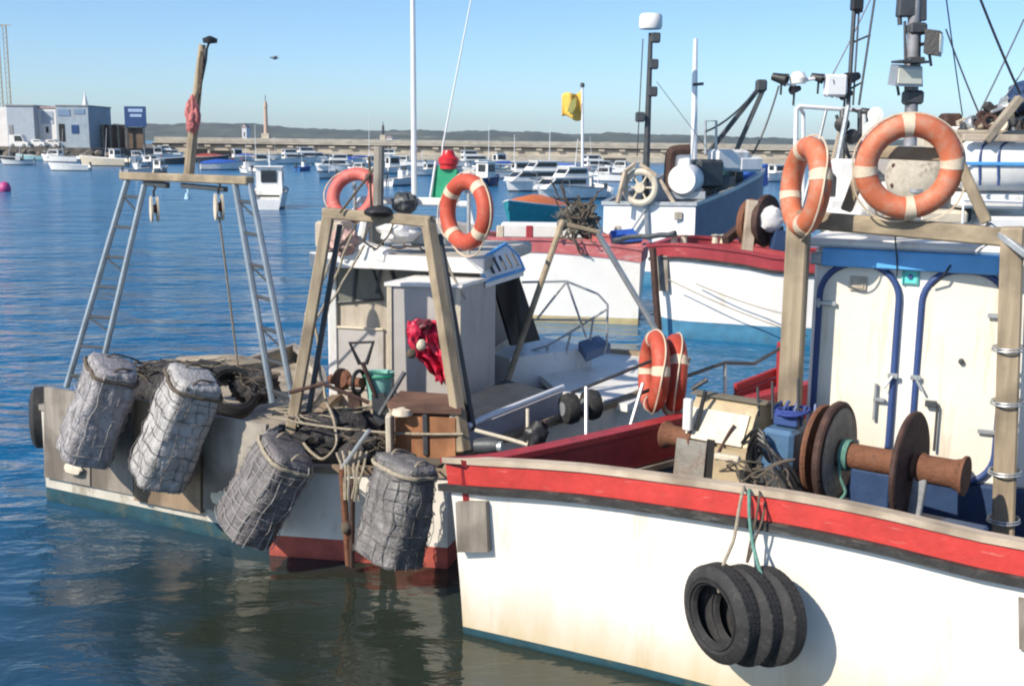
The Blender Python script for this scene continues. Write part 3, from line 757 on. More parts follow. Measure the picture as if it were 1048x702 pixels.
mb = MB(); mb.tube([mp(951, 55), mp(953, 68)], .012, 6); mb.tube([mp(918, 86), mp(920, 98)], .012, 6); mb.build('cable_end', m_black, mast)

# white gantry over the far side of the wheelhouse
def gp(px, py, Y=10.6): return at(px, py, Y=Y)
_l, _r = gp(813, 205), gp(886, 205)
gtop = MB().tube([V((_l.x, _l.y, .76)), _l, gp(815, 112), gp(818, 109), gp(880, 113), gp(884, 116), _r, V((_r.x, _r.y, 3.04))], .022, 10).build('gantry', m_alu, nb)
_q = gp(822, 205, 11.05); MB().tube([gp(818, 109), gp(822, 116, 11.05), _q, V((_q.x, _q.y, .76))], .02, 8).build('gantry_leg', m_alu, gtop)
_q = gp(862, 205, 10.3); MB().tube([gp(862, 112), _q, V((_q.x, _q.y, 3.04))], .026, 8).build('gantry_leg', m_dgrey, gtop)
MB().tube([gp(843, 205), gp(864, 118)], .025, 8).build('gantry_strut', m_palewd, gtop)
MB().tube([gp(816, 84), gp(845, 78), gp(852, 92), gp(858, 100)], .018, 8).build('lamp_rail', m_alu, gtop)
for px, py, s_ in ((800, 81, .10), (871, 80, .10), (853, 84, .09), (813, 92, .07), (888, 115, .07), (865, 97, .08), (838, 80, .08)):
    c = gp(px, py)
    l_ = MB().lathe([(0, -s_ * .9), (s_ * .35, -s_ * .9), (s_ * .5, s_ * .1), (s_ * .6, s_ * .5), (0, s_ * .4)], c, (-.9 if int(px) % 2 else .8, -.5, -.25), 12).build('deck_lamp', m_black, gtop)
    MB().bar(c, c + V((.01, .05, -.14)), .02, b=.003).build('lamp_bracket', m_dgrey, l_)
MB().lathe([(0, -.05), (.07, -.05), (.08, 0), (.05, .05), (0, .06)], gp(817, 80), (0, 0, 1), 14).build('antenna_dome', m_white2, gtop)
MB().bar(gp(800, 86), gp(815, 88), .02).build('lamp_arm', m_alu, gtop)
MB().box(gp(855, 88), (.2, .12, .2), None, .02).build('lamp_box', m_alu, gtop)
mb = MB()
mb.tube([gp(868, 108), gp(876, -20)], .02, 6); mb.tube([gp(879, 108), gp(898, -20)], .011, 6); mb.tube([gp(873, 108), gp(881, -20)], .009, 6)
for k in (1, 4):
    a_ = gp(868 + 8 * k / 8, 108 - 16 * k); b_ = gp(879 + 21 * (k + .5) / 8, 108 - 16 * (k + .5)); mb.tube([a_, b_], .01, 5)
mb.tube([gp(876, 12), gp(882, 10)], .03, 6); mb.build('lattice_mast', m_dgrey, gtop)
MB().box(gp(877, 4), (.1, .1, .12), None, .01).build('mast_lamp', m_black, gtop)
# stays
for k, (a_, b_) in enumerate((((996, -20, 11.0), (1044, 96, 11.5)), ((966, -20, 11.5), (985, 118, 13.5)), ((1050, 66, 11.5), (1028, 100, 11.5)), ((900, -20, 11.2), (846, 88, 11.2)))):
    MB().tube(sagline(at(a_[0], a_[1], Y=a_[2]), at(b_[0], b_[1], Y=b_[2]), .02, 6), .013 if k == 0 else .007, 5).build('stay_wire', m_dgrey, nb)

# lifebuoys of this boat ----------------------------------------------
lifebuoy('biggest faded orange lifebuoy with cream bands hung facing out above the blue beam', at(930, 171, Y=8.42), (-.18, -1, -.1), .305, .085, m_orange, a_off=.1)
lifebuoy('orange lifebuoy seen nearly edge on, lashed to the top of the wooden gallows post', at(824, 191, Y=8.85), (-.985, -.12, .06), .30, .085, m_orange, a_off=.3)
lifebuoy('red orange lifebuoy hung on the dark handrail above the far bulwark, left of its pair', at(669, 380, Y=9.85), (-.985, -.08, .05), .29, .08, m_orange2, a_off=.2)
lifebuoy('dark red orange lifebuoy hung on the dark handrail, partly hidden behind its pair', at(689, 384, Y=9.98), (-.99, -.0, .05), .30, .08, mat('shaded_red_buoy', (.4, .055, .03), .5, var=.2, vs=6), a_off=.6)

# tyres ---------------------------------------------------------------
def tyre(label, c, axis, R=.335, w_=.19, hole=.19, group='tyre fenders on the white hull'):
    a = V(axis).normalized(); h = w_ / 2
    t = thing('tyre', label, 'tyre', V(c) - V((0, 0, R)), group)
    prof = [(hole, -h * .55), (hole + .015, -h * .9), (hole + .06, -h * 1.02), (R - .07, -h * 1.05), (R - .03, -h * .9), (R, -h * .62), (R + .003, -h * .2), (R + .003, h * .2), (R, h * .62), (R - .03, h * .9), (R - .07, h * 1.05), (hole + .06, h * 1.02), (hole + .015, h * .9), (hole, h * .55), (hole + .05, h * .3), (R - .05, h * .3), (R - .05, -h * .3), (hole + .05, -h * .3)]
    MB().lathe(prof, c, a, 56, closed=True).build('casing', m_rubber, t, 40)
    u = a.orthogonal().normalized(); q = a.cross(u); mb = MB()
    for k in range(48):
        an = 2 * PI * k / 48; e = u * math.cos(an) + q * math.sin(an); tg = a.cross(e)
        for sd in (-1, 0, 1):
            R3 = Matrix((tg, a, e)).transposed()
            mb.box(V(c) + e * (R + .0) + a * (h * .42 * sd) + tg * (.008 * sd), (.036, w_ * .19, .008), R3, .002)
    mb.build('tread', m_rubber, t, 0)
    for s_ in (-1, 1):
        MB().torus(V(c) + a * s_ * h * 1.05, a, R - .1, .006, 48, 6).build('sidewall_bead', m_rubber, t)
    return t
tyre('front tyre of the three hanging on the white hull, its open centre showing', at(738, 627, Y=7.0), (-.86, -.5, -.03), R=.325, w_=.165)
tyre('rearmost tyre of the three hanging on the white hull, only its outer edge showing', at(784, 630, Y=6.99), (-.86, -.5, .07), R=.32, w_=.16)
tyre('middle tyre of the three hanging on the white hull, squeezed between the other two', at(761, 629, Y=7.0), (-.86, -.5, .02), R=.325, w_=.16)
def hang(label, pts, m, r=.011, seed=1, sub=30):
    mb = MB(); mb.tube(wob(cat_rom(pts, sub), .012, seed), r, 6)
    return tag(mb.build('rope', m, None, 60), label, 'rope', 'ropes holding the tyres')
hang('pale rope holding the front tyre, knotted on its rim', [at(762, 498, Y=7.36), at(760, 505, Y=7.2), at(752, 548, Y=7.12), at(739, 580, Y=7.0), at(735, 590, Y=6.94), at(737, 606, Y=6.98)], m_rope, .011, 2)
hang('green rope running from the red gunwale to the rear tyre', [at(768, 499, Y=7.34), at(767, 507, Y=7.18), at(769, 550, Y=7.1), at(776, 578, Y=7.0), at(780, 588, Y=6.95)], m_grope, .012, 5)
hang('brown rope loop dangling over the red gunwale', [at(775, 499, Y=7.34), at(777, 509, Y=7.17), at(770, 545, Y=7.12), at(764, 575, Y=7.1), at(770, 560, Y=7.1), at(780, 530, Y=7.13), at(783, 502, Y=7.32)], m_drope, .008, 8)
mb = MB()
for k in range(5):
    c = at(772 + rnd.uniform(-16, 22), 484 + rnd.uniform(-10, 12), Y=7.5 + rnd.uniform(-.12, .3))
    pts = [c + V((.12 * math.cos(a) * (1 + .3 * math.sin(2 * a + k)), .1 * math.sin(a), .07 * math.sin(a * 1.0 + k) + .02 * k * .3)) for a in [i * 2 * PI / 14 for i in range(14)]]
    mb.tube(wob(pts, .04, k * 3.1), .008, 6, closed=True)
for k in range(5):
    a_ = at(745 + 14 * k, 470 + 3 * k, Y=8.1); b_ = at(760 + 13 * k, 494 + 4 * k, Y=7.45)
    mb.tube(wob(sagline(a_, b_, -.06, 10), .03, k), .009, 6)
tag(mb.build('rope_coil', m_drope, None, 60), 'tangled brown rope heaped on the gunwale above the two tyres', 'rope')
mb = MB()
for k in range(5):
    c = wi(-.42 + .02 * k, .02, .24 + .01 * k)
    mb.torus(c, (.2 * math.sin(k), .2 * math.cos(k * 2), 1), .07 + .012 * k, .012, 20, 6)
tag(mb.build('rope_coil', m_brope, None, 60), 'small coil of dark blue rope lying on the blue gearbox', 'rope')
# ================================================================== THE LEFT BOAT (plywood transom, ladder gallows)
L0, L1 = at(48, 512, z=0), at(276, 562, z=0)
lb = thing('fishing_boat', 'fishing boat with bare plywood stern and a steel ladder gantry, leftmost working boat', 'boat', (-3.6, 12.6, 0), 'moored working boats')
def lpl(px, py, off=0): return onplane(px, py, L0, L1, off)
p0 = V((L0.x, L0.y, 1.05)); s0_ = V((L1.x, L1.y, 1.08))
port = [p0, V((-4.75, 13.0, .86)), V((-4.1, 14.6, .8)), V((-3.2, 16.3, .86))]
star = [s0_, V((-2.28, 12.4, .86)), V((-2.45, 14.4, .82)), V((-3.2, 16.3, .86))]
def wl(P, dx=0): return [V((p.x, p.y, 0)) for p in P]
LH = Hull([port, star[::-1], [s0_, s0_.lerp(p0, .5), p0]], [wl(port), wl(star)[::-1], [V((s0_.x, s0_.y, 0)), V(((s0_.x + p0.x) / 2, (s0_.y + p0.y) / 2, 0)), V((p0.x, p0.y, 0))]], 18)
LH.shell(.05, .15).build('hull', [mat('grubby_white_hull', (.5, .47, .4), .6, var=.15, vs=3, dirt=(.2, .16, .11), da=.8, ds=(4, 4, 2), dth=.5, bump=.2), m_tealboot], lb, 40)
LH.deck(.62).build('deck', m_palewd, lb, 0)
LH.strip(0, .06, .02, .1).build('gunwale', m_ply, lb, 40)
tdir = V((L1.x - L0.x, L1.y - L0.y, 0)).normalized(); tn = V((tdir.y, -tdir.x, 0)); tn = tn if tn.y < 0 else -tn
TR = Matrix((tdir, -tn, wz)).transposed()
for i, (xa, xb, yt, yb, o) in enumerate(((45, 92, 396, 488, .05), (93, 136, 402, 498, .035), (137, 205, 408, 512, .055), (208, 272, 424, 520, .075))):
    a_ = lpl(xa, yt, o); b_ = lpl(xb, yt + (xb - xa) * .17, o); c_ = lpl(xb, yb + (xb - xa) * .2, o); d_ = lpl(xa, yb, o)
    MB().prism([a_, b_, c_, d_], -tn * .045).build('transom_board', [m_ply, m_ply, wood('orange_stained_board', (.2, .135, .085), (.35, .26, .17), 'Z', 7), wood('bleached_board', (.26, .235, .2), (.41, .375, .32), 'Z', 7, stain=(.13, .105, .08))][i], lb)
for px, py in ((74, 480), (226, 510)):
    MB().blob(lpl(px, py, .1), (.12, .03, .07), px, .3, sub=2, R=TR).build('pad', m_cream, lb)
# ladder gantry
def lad(name, oa, ob, ia, ib, n, zig):
    mb = MB(); mb.tube([oa, ob], .034, 8); mb.tube([ia, ib], .032, 8)
    r = mb.build(name, m_ladder, lb)
    for k in range(n):
        t = (k + .6) / n
        rb = MB(); a_, b_ = oa.lerp(ob, t), ia.lerp(ib, t)
        rb.bar(a_, b_, .04, .03, b=.004)
        if zig and k % 2 == 0: rb.bar(a_, ia.lerp(ib, min(1, t + .07)), .018, .015, b=.002)
        rb.build('rung', m_dgrey, r)
    return r
lad('ladder_leg', at(131, 182, Y=12.25), at(68, 396, Y=12.1), at(149, 184, Y=12.15), at(99, 398, Y=11.95), 7, True)
lad('ladder_leg', at(240, 186, Y=11.25), at(279, 412, Y=10.95), at(256, 188, Y=11.15), at(302, 420, Y=10.85), 7, True)
lbm = MB().bar(at(126, 180, Y=12.3), at(256, 185, Y=11.15), .12, .085, b=.012).build('gantry_beam', m_woodx, lb)
MB().bar(at(150, 187, Y=12.1), at(172, 190, Y=11.9), .06, .06).build('beam_block', m_dgrey, lbm)
MB().bar(at(186, 190, Y=11.75), at(232, 194, Y=11.4), .05, .05).build('beam_block', m_dgrey, lbm)
pol = MB().tube([at(193, 180, Y=11.75), at(199, 120, Y=11.75), at(207, 46, Y=11.75)], [.055, .05, .035], 9).build('signal_pole', m_wood, lb)
mb = MB()
for k in range(5):
    mb.tube(wob([at(196 + 1.6 * k, 128 - 9 * k + 0, Y=11.68), at(203 + 1.2 * k, 100 - 6 * k, Y=11.65), at(204 + 1.0 * k, 60 - 2 * k, Y=11.7)], .02, k), .013, 5)
mb.build('lashed_sticks', m_drope, pol)
MB().tube([at(203, 96, Y=11.7), at(210, 62, Y=11.7), at(211, 50, Y=11.7)], .02, 6).build('lashed_sticks', m_dgrey, pol)
MB().blob(at(197, 118, Y=11.66), (.075, .06, .18), 4, .35, sub=3).build('red_cloth', mat('faded_red_cloth', (.5, .16, .15), .85, var=.3, vs=9, bump=.5), pol)
mb = MB(); mb.lathe([(0, -.03), (.07, -.02), (.075, .02), (.03, .04), (0, .05)], at(215, 42, Y=11.7), (0, 0, 1), 12); mb.bar(at(208, 43, Y=11.7), at(222, 42, Y=11.7), .03); mb.tube([at(211, 52, Y=11.7), at(214, 44, Y=11.7)], .012, 6)
mb.build('pole_lamp', m_black, pol)
# hanging pulley blocks and the hauling line
def block(px, py, Y, label):
    c = at(px, py, Y=Y); t = thing('pulley_block', label, 'pulley', c - V((0, 0, .14)), 'pulley blocks under the gantry beam')
    mb = MB(); R = Matrix.Rotation(.5, 3, 'Z')
    for s_ in (-1, 1):
        pts = [c + R @ V((s_ * .022, .06 * math.cos(a) * (1 - .2 * math.sin(a)), .135 * math.sin(a))) for a in [k * 2 * PI / 16 for k in range(16)]]
        mb.prism(pts, R @ V((.02 * s_, 0, 0)))
    mb.build('cheek', m_cream, t)
    MB().lathe([(0, -.02), (.05, -.02), (.042, 0), (.05, .02), (0, .02)], c, R @ V((1, 0, 0)), 18).build('sheave', m_drust, t)
    MB().tube([c + V((0, 0, .13)), c + V((.0, 0, .19)), c + V((.02, 0, .22)), c + V((0, 0, .25))], .013, 6).build('hook', m_black, t)
    return c
c1 = block(158, 214, 12.0, 'cream pulley block hanging under the left end of the gantry beam')
c2 = block(224, 212, 11.35, 'cream pulley block hanging under the right end of the gantry beam, carrying a line')
tag(MB().tube(sagline(c2 + V((0, 0, -.1)), at(244, 380, Y=12.2), -.02, 8), .011, 6).build('hauling_line', m_rope, None), 'thin pale line running down from the right pulley block to the net heap', 'rope')
mb = MB(); mb.tube([at(192, 190, Y=11.7), at(193, 202, Y=11.68)], .012, 6); mb.lathe([(0, 0), (.035, .01), (.02, .07), (0, .08)], at(192, 205, Y=11.68), (0, 0, 1), 10)
tag(mb.build('glass_float', mat('pale_blue_float', (.35, .55, .72), .2), None), 'small pale blue float hanging from the middle of the gantry beam', 'float')
tyre('black tyre hung on the outer corner of the plywood stern, seen edge on', at(43, 427, Y=12.05), (-.93, -.3, 0), R=.335, w_=.2, group='tyre fenders of the plywood boat')

# ------------------------------------------------------------------ net wrapped fenders
def fender(label, top, bot, wid, dep, P, Q, off, m, mw, seed, sq=3.2, lean=0.0, rope_m=None, flare=1.0):
    d = V((Q.x - P.x, Q.y - P.y, 0)).normalized(); n = V((d.y, -d.x, 0)); n = n if n.y < 0 else -n
    d0 = d; d = Matrix.Rotation(-.5, 3, 'Z') @ d
    T = onplane(*top, P, Q, off - lean); B = onplane(*bot, P, Q, off + lean)
    ax = (B - T).normalized(); L = (B - T).length
    u = (d - ax * d.dot(ax)).normalized(); q = ax.cross(u)
    if q.dot(n) < 0: q = -q
    t = thing('net_fender', label, 'fender', V((B.x, B.y, B.z)), 'net wrapped fenders hung over the sterns')
    def ring(k, grow=0.0, amp=.075, N=48):
        f = (1 - .10 * (1 - k) ** 2) * (1 + (flare - 1) * k)
        if k < .03: f *= .78 + .22 * (k / .03) ** .5
        if k > .98: f *= .88 + .12 * ((1 - k) / .02) ** .5
        out = []
        for i in range(N):
            a = 2 * PI * i / N; c, s = math.cos(a), math.sin(a)
            r = (abs(c) ** sq + abs(s) ** sq) ** (-1 / sq)
            p = T + ax * (L * k)
            nz = noise.noise(V((c * 2.2 + seed * 5, s * 2.2, k * 5))) * amp + noise.noise(V((c * 6 + seed * 5, s * 6, k * 14))) * amp * .5
            rr = r * f + nz * 1.6
            out.append(p + u * (c * (rr * wid / 2 + grow)) + q * (s * (rr * dep / 2 + grow)))
        return out
    ks = [0, .008, .02, .03, .06] + [.06 + .89 * i / 22 for i in range(1, 23)] + [.97, .985, 1.0]
    MB().loft([ring(k) for k in ks]).build('body', m, t, 60)
    mb = MB(); g = .012
    nl = 10
    for i in range(nl):
        kk = .04 + .92 * i / (nl - 1)
        mb.tube(wob(ring(kk + rnd.uniform(-.02, .02) if 0 < i < nl - 1 else kk, g), .03, seed + i), rnd.choice((.0028, .0035, .005)), 5, closed=True)
    for j in range(16):
        pth = []
        for k in [.02 + .96 * i / 20 for i in range(21)]:
            pth.append(ring(k, g)[int(j * 3 + seed) % 48])
        mb.tube(wob(pth, .035, seed * 2 + j), rnd.choice((.0028, .0035, .005)), 5)
    mb.build('netting', mw, t, 60)
    mb = MB()
    R0 = ring(.09, .02)
    mb.tube(R0, .018, 6, closed=True)
    for sg in (-1, 1):
        a_ = T + u * sg * wid * .3; mb.tube(wob(cat_rom([a_ + ax * .05 + n * dep * .3, a_ - ax * .03, T - n * (off * .9) + V((0, 0, -.1)) + u * sg * .14], 12), .02, seed), .010, 6)
    mb.build('lashing', rope_m or m_drope, t, 60)
    return t
M0, M1 = at(276, 568, z=0), at(468, 600, z=0)
fender('smooth grey net wrapped fender beside the tyre, on the left end of the plywood stern', (118, 372), (84, 466), .54, .46, L0, L1, .36, m_fender, m_wire, 1, sq=5, lean=.06)
fender('palest net wrapped fender, second from the left, with a clear square mesh', (201, 384), (160, 490), .54, .46, L0, L1, .36, m_fender2, m_dwire, 2, sq=6, lean=.06)
fender('dark net wrapped fender tilted across the gap between the two sterns', (296, 458), (248, 542), .60, .46, M0, M1, .36, m_fender3, m_wire, 3, sq=3.2, lean=.06, rope_m=m_rope)
fender('net wrapped fender with a dark top and pale foot, hung beside the red gunwale', (417, 470), (397, 572), .58, .44, M0, M1, .36, mat('dark_and_pale_sacking', (.17, .16, .155), .55, var=.4, vs=10, dirt=(.42, .4, .37), da=.85, ds=(4, 4, 3), dth=.52, bump=.8, bs=40), m_dwire, 4, sq=3.6, lean=.05, rope_m=m_rope)

# ------------------------------------------------------------------ net heaps on the left boat
def heap(label, c, rad, seed, m=m_net, cords=7, mc=m_drope, group='net heaps on the decks'):
    mb = MB()
    for k in range(4):
        mb.blob(V(c) + V((rnd.uniform(-.5, .5) * rad[0], rnd.uniform(-.5, .5) * rad[1], rnd.uniform(-.2, .4) * rad[2])), (rad[0] * .7, rad[1] * .7, rad[2] * .8), seed + k, .5, 3, sub=3)
    o = mb.build('net_heap', m, None, 70)
    tag(o, label, 'net', group)
    mb = MB()
    for k in range(cords):
        a = rnd.uniform(0, 2 * PI); pts = []
        for i in range(9):
            b = a + (i - 4) * .35; h = math.cos((i - 4) / 4 * 1.3)
            pts.append(V(c) + V((math.cos(b) * rad[0] * .95 * (.3 + .8 * abs(math.sin(i + k))), math.sin(b) * rad[1] * .95 * (.3 + .8 * abs(math.cos(i * .7 + k))), rad[2] * (.35 + .75 * h))))
        mb.tube(wob(cat_rom(pts, 20), .04, k + seed), .007, 5)
    mb.build('loose_cord', mc, o, 60)
    return o
heap('dark net heap between the two grey fenders, on the plywood boat', at(168, 396, Y=12.2), (.32, .3, .24), 11)
heap('small dark net heap at the foot of the right ladder leg', at(262, 402, Y=11.9), (.26, .26, .2), 14)
tyre('black tyre lying tilted behind the palest fender on the plywood boat', at(236, 402, Y=11.75), (.45, -.6, .6), R=.3, w_=.2, group='tyre fenders of the plywood boat')
heap('low net heap with yellowish cord behind the palest fender', at(200, 384, Y=12.8), (.45, .3, .15), 17, mc=m_rope)
heap('black net bundle hanging over the white stern between two fenders', at(374, 468, Y=10.0), (.22, .2, .2), 21)
heap('dark net heap on the deck behind the white stern, left of the brown locker', at(330, 440, Y=10.7), (.5, .35, .2), 24, mc=m_rope)
tag(MB().blob(at(222, 372, Y=13.4), (.5, .3, .10), 5, .3, sub=3).build('canvas_cover', m_palewd, None, 60), 'crumpled tan canvas lying forward of the ladder gantry', 'canvas')

# ================================================================== THE MIDDLE BOAT
mbt = thing('fishing_boat', 'small cluttered fishing boat with white stern, red waterline and wooden stern posts, in the middle', 'boat', (-.3, 12, 0), 'moored working boats')
q0 = V((M0.x, M0.y, .88)); t0 = V((-.56, 9.66, .92))
mst = [t0, V((-.36, 10.1, 1.0)), V((.45, 11.0, 1.08)), V((1.15, 11.7, 1.12)), V((1.95, 12.9, 1.15)), V((2.2, 13.75, 1.2))]
mpo = [q0, V((-2.12, 11.6, .92)), V((-1.9, 12.9, .98)), V((-1.0, 14.2, 1.05)), V((.3, 14.7, 1.1)), V((1.5, 14.5, 1.15)), V((2.2, 13.75, 1.2))]
ins = V((0, 13, 0))
def wlin(P): return [V((p.x, p.y, 0)).lerp(V((.0, 12.6, 0)), .04 + .06 * min(1, i / 3)) if i else V((p.x, p.y, 0)) for i, p in enumerate(P)]
MH = Hull([mst, mpo[::-1], [q0, q0.lerp(t0, .5), t0]], [wlin(mst), wlin(mpo)[::-1], [V((q0.x, q0.y, 0)), V(((q0.x + t0.x) / 2, (q0.y + t0.y) / 2, 0)), V((t0.x, t0.y, 0))]], 20)
MH.shell(.05, .2).build('hull', [mat('patched_white_hull', (.77, .73, .66), .5, var=.08, vs=4, dirt=(.4, .33, .25), da=.6, ds=(3, 3, 1.2), dth=.56, bump=.15, bs=12), m_boot], mbt, 40)
MH.strip(0, .06, .03, .1).build('gunwale', wood('rotten_brown_cap', (.22, .15, .09), (.36, .28, .19), 'X', 9), mbt, 40)
MH.deck(.7).build('deck', m_deck, mbt, 0)
fd = [at(x, y, z=1.1) for x, y in ((574, 402), (642, 414), (700, 384), (703, 364), (640, 360), (600, 362), (548, 380))]
MB().prism(fd, (0, 0, -.08)).build('foredeck', m_white, mbt)
# stern gallows
def B3(px, py, Y): return at(px, py, Y=Y)
MB().bar(B3(297, 446, 10.5), B3(336, 222, 10.75), .105, .11, b=.01).build('gallows_post', m_wood, mbt)
MB().bar(B3(475, 462, 9.85), B3(438, 224, 10.3), .105, .11, b=.01).build('gallows_post', m_wood, mbt)
MB().bar(B3(332, 218, 10.78), B3(443, 227, 10.28), .11, .10, b=.01).build('gallows_beam', m_woodx, mbt)
MB().bar(B3(312, 446, 10.6), B3(348, 230, 10.9), .05, .07, b=.01).build('gallows_brace', m_dgrey, mbt)
MB().bar(B3(484, 440, 10.1), B3(449, 240, 10.5), .05, .07, b=.01).build('gallows_brace', m_dgrey, mbt)
post = MB().tube([B3(387, 222, 10.5), B3(388, 150, 10.5)], .05, 10).build('stern_post', wood('grey_post_wood', (.2, .18, .15), (.36, .32, .27), 'Z', 12), mbt)
MB().blob(B3(388, 217, 10.45), (.14, .12, .06), 9, .25, sub=2).build('post_foot', m_black, post)
for (a_, b_) in (((385, 170), (348, 218)), ((378, 160), (380, 215))):
    MB().tube([B3(*a_, 10.5), B3(*b_, 10.6)], .012, 6).build('stay', m_drope, post)
# wheelhouse
A_, B_ = V((-2.02, 12.55, 0)), V((-.42, 12.15, 0))
ex = (B_ - A_).normalized(); ey = V((-ex.y, ex.x, 0)); E3 = Matrix((ex, ey, wz)).transposed()
Wd = (B_ - A_).length
def mw(s, d, z): return A_ + ex * s + ey * d + wz * z
prof = [(0, .72), (2.25, .72), (2.25, 1.35), (1.75, 2.44), (0, 2.44)]
mwh = MB().prism([mw(0, d, z) for d, z in prof], ex * Wd).build('wheelhouse', m_beige, mbt)
roof = MB().box(mw(Wd / 2 + .03, .85, 2.52), (Wd + .3, 2.3, .15), E3, .03).build('roof', mat('grubby_roof_paint', (.5, .46, .4), .6, var=.2, vs=3, dirt=(.2, .15, .1), da=.7, ds=(3, 3, 3), dth=.5), mwh)
MB().box(mw(Wd / 2 + .03, -.31, 2.52), (Wd + .34, .03, .16), E3, .01).build('fascia', m_white2, roof)
def mws(px, py): p = onplane(px, py, A_, B_); return ((p - A_).dot(ex), p.z)
def mwin(pts, frame_r=.022, fm=m_dgrey, g=m_pglass):
    q = [mw(mws(x, y)[0], -.015, mws(x, y)[1]) for x, y in pts]
    f_ = MB().tube(q, frame_r, 6, closed=True).build('window_frame', fm, mwh)
    MB().prism([p + ey * -.002 for p in q], ey * .012).build('pane', g, f_)
mwin([(342, 270), (380, 268), (392, 306), (340, 310)])
mwin([(400, 270), (452, 274), (458, 300), (412, 300)])
for (a_, b_) in (((366, 270), (362, 310)), ((392, 268), (386, 300)), ((398, 268), (407, 296))):
    MB().bar(mw(mws(*a_)[0], -.03, mws(*a_)[1]), mw(mws(*b_)[0], -.03, mws(*b_)[1]), .03, .025, b=.003).build('window_bar', m_dgrey, mwh)
s_a, z_a = mws(341, 334); s_b, z_b = mws(394, 400)
MB().box(mw((s_a + s_b) / 2, -.012, (z_a + z_b) / 2), (s_b - s_a, .03, z_a - z_b), E3, .01).build('lower_panel', m_greybox, mwh)
MB().bar(mw(s_a, -.03, z_a), mw(s_b, -.03, z_a), .03, .03).build('panel_trim', m_cream, mwh)
MB().bar(mw(.0, -.02, .75), mw(.0, -.02, 2.4), .1, .08, b=.01).build('corner_post', m_white2, mwh)
# starboard side: dark windows under the roof and raked front glass
sx_ = Wd + .012
MB().prism([mw(sx_, d, z) for d, z in ((.35, 1.45), (2.05, 1.45), (1.72, 2.36), (.35, 2.36))], ex * .012).build('side_window', m_black, mwh)
MB().prism([mw(s, d + .02, z) for s, d, z in ((.1, 2.18, 1.5), (Wd - .1, 2.18, 1.5), (Wd - .1, 1.82, 2.3), (.1, 1.82, 2.3))], ey * .012).build('windscreen', m_black, mwh)
MB().bar(mw(Wd + .02, 2.26, 1.36), mw(Wd + .02, 1.76, 2.43), .05, .06).build('windscreen_post', m_black, mwh)
# low cap on the starboard bow quarter of the roof, blue edged
cp = [B3(488, 268, 12.0), B3(517, 250, 12.6), B3(530, 262, 12.9), B3(536, 276, 12.7), B3(497, 288, 11.9)]
cap = MB().prism(cp, V((0, 0, -.07))).build('chart_canopy', m_white2, mwh)
MB().tube(cp, .022, 6, closed=True).build('canopy_edge', m_blue, cap)
MB().bar(B3(500, 290, 12.1), B3(500, 352, 12.1), .04).build('canopy_leg', m_dgrey, mwh)
MB().bar(B3(528, 280, 12.7), B3(534, 352, 12.7), .05).build('canopy_leg', m_black, mwh)
MB().prism([B3(506, 292, 12.6), B3(531, 282, 12.8), B3(553, 348, 13.1), B3(524, 354, 12.8)], V((-.03, .05, 0))).build('windscreen_cover', m_black, mwh)
mb = MB()
for k in range(5):
    mb.bar(B3(499 + 6 * k, 266 - 2 * k, 12.2), B3(506 + 6 * k, 280 - 2 * k, 12.1), .03, .02)
mb.build('vent_louvre', m_dgrey, cap)
# roof load
rk = MB().tube([B3(352, 235, 13.3), B3(368, 205, 13.3), B3(480, 209, 12.9), B3(486, 236, 12.9)], .035, 8).build('roof_rack', m_alu, mwh)
MB().box(B3(420, 206, 13.1), (1.2, .12, .09), E3, .015).build('rack_board', m_white2, rk)
for k, (px, py, Y, sz, m2) in enumerate(((342, 240, 12.4, (.34, .3, .3), m_beige), (372, 236, 12.4, (.1, .1, .42), m_white2), (385, 240, 12.35, (.16, .12, .36), m_dgrey), (382, 258, 12.2, (.42, .22, .16), m_white2), (440, 240, 12.6, (.42, .3, .24), m_galv), (468, 236, 12.7, (.5, .3, .2), m_greybox))):
    MB().box(B3(px, py, Y), sz, Matrix.Rotation(.3 * (k % 3 - 1), 3, 'Z') @ Matrix.Rotation(.2 * (k % 2), 3, 'Y'), .03).build('roof_box', m2, roof)
MB().blob(B3(408, 237, 12.3), (.22, .2, .13), 3, .25, sub=3).build('canvas_bag', m_white2, roof)
MB().blob(B3(352, 248, 12.2), (.16, .16, .14), 6, .4, sub=3).build('folded_tarp', mat('faded_pink_cloth', (.45, .3, .27), .9, var=.3, bump=.5), roof)
MB().blob(B3(414, 208, 13.0), (.15, .15, .13), 8, .3, sub=3).build('roof_bundle', m_dgrey, roof)
mb = MB()
for k in range(9):
    a_ = B3(330 + 14 * k, 250 + rnd.uniform(-6, 6), 12.0); b_ = B3(352 + 13 * k, 236 + rnd.uniform(-10, 22), 12.1)
    mb.tube(wob(sagline(a_, b_, .08 * rnd.random(), 8), .03, k), .011, 5)
mb.build('roof_cords', m_drope, roof)
mb = MB()
for (a_, b_) in (((352, 232), (312, 322)), ((360, 240), (322, 330)), ((446, 240), (476, 305)), ((372, 250), (330, 320))):
    MB().tube(wob(sagline(B3(*a_, 11.4), B3(*b_, 11.3), .04, 10), .02, a_[0]), .013, 6).build('hanging_rope', m_rope, mwh)
lifebuoy('sun bleached pinkish lifebuoy lying against the cabin roof beside the wooden post', B3(362, 200, 12.9), (-.3, -.85, .4), .26, .075, m_pinkbuoy, tape=m_pinkbuoy, a_off=.5)
lifebuoy('red orange lifebuoy hung on the right side of the small boat cabin', B3(477, 217, 11.6), (-.75, -.65, .05), .31, .085, m_orange2, a_off=.9)
for (px, py, Y) in ((477, 217, 11.66), (362, 206, 12.96)):
    p = B3(px, py, Y); q = V((p.x, max(p.y + .1, 12.35), 2.55)); MB().tube([q, V((q.x, q.y, p.z + .2)), p + V((0, 0, .2))], .022, 8).build('buoy_bracket', m_galv, mwh)
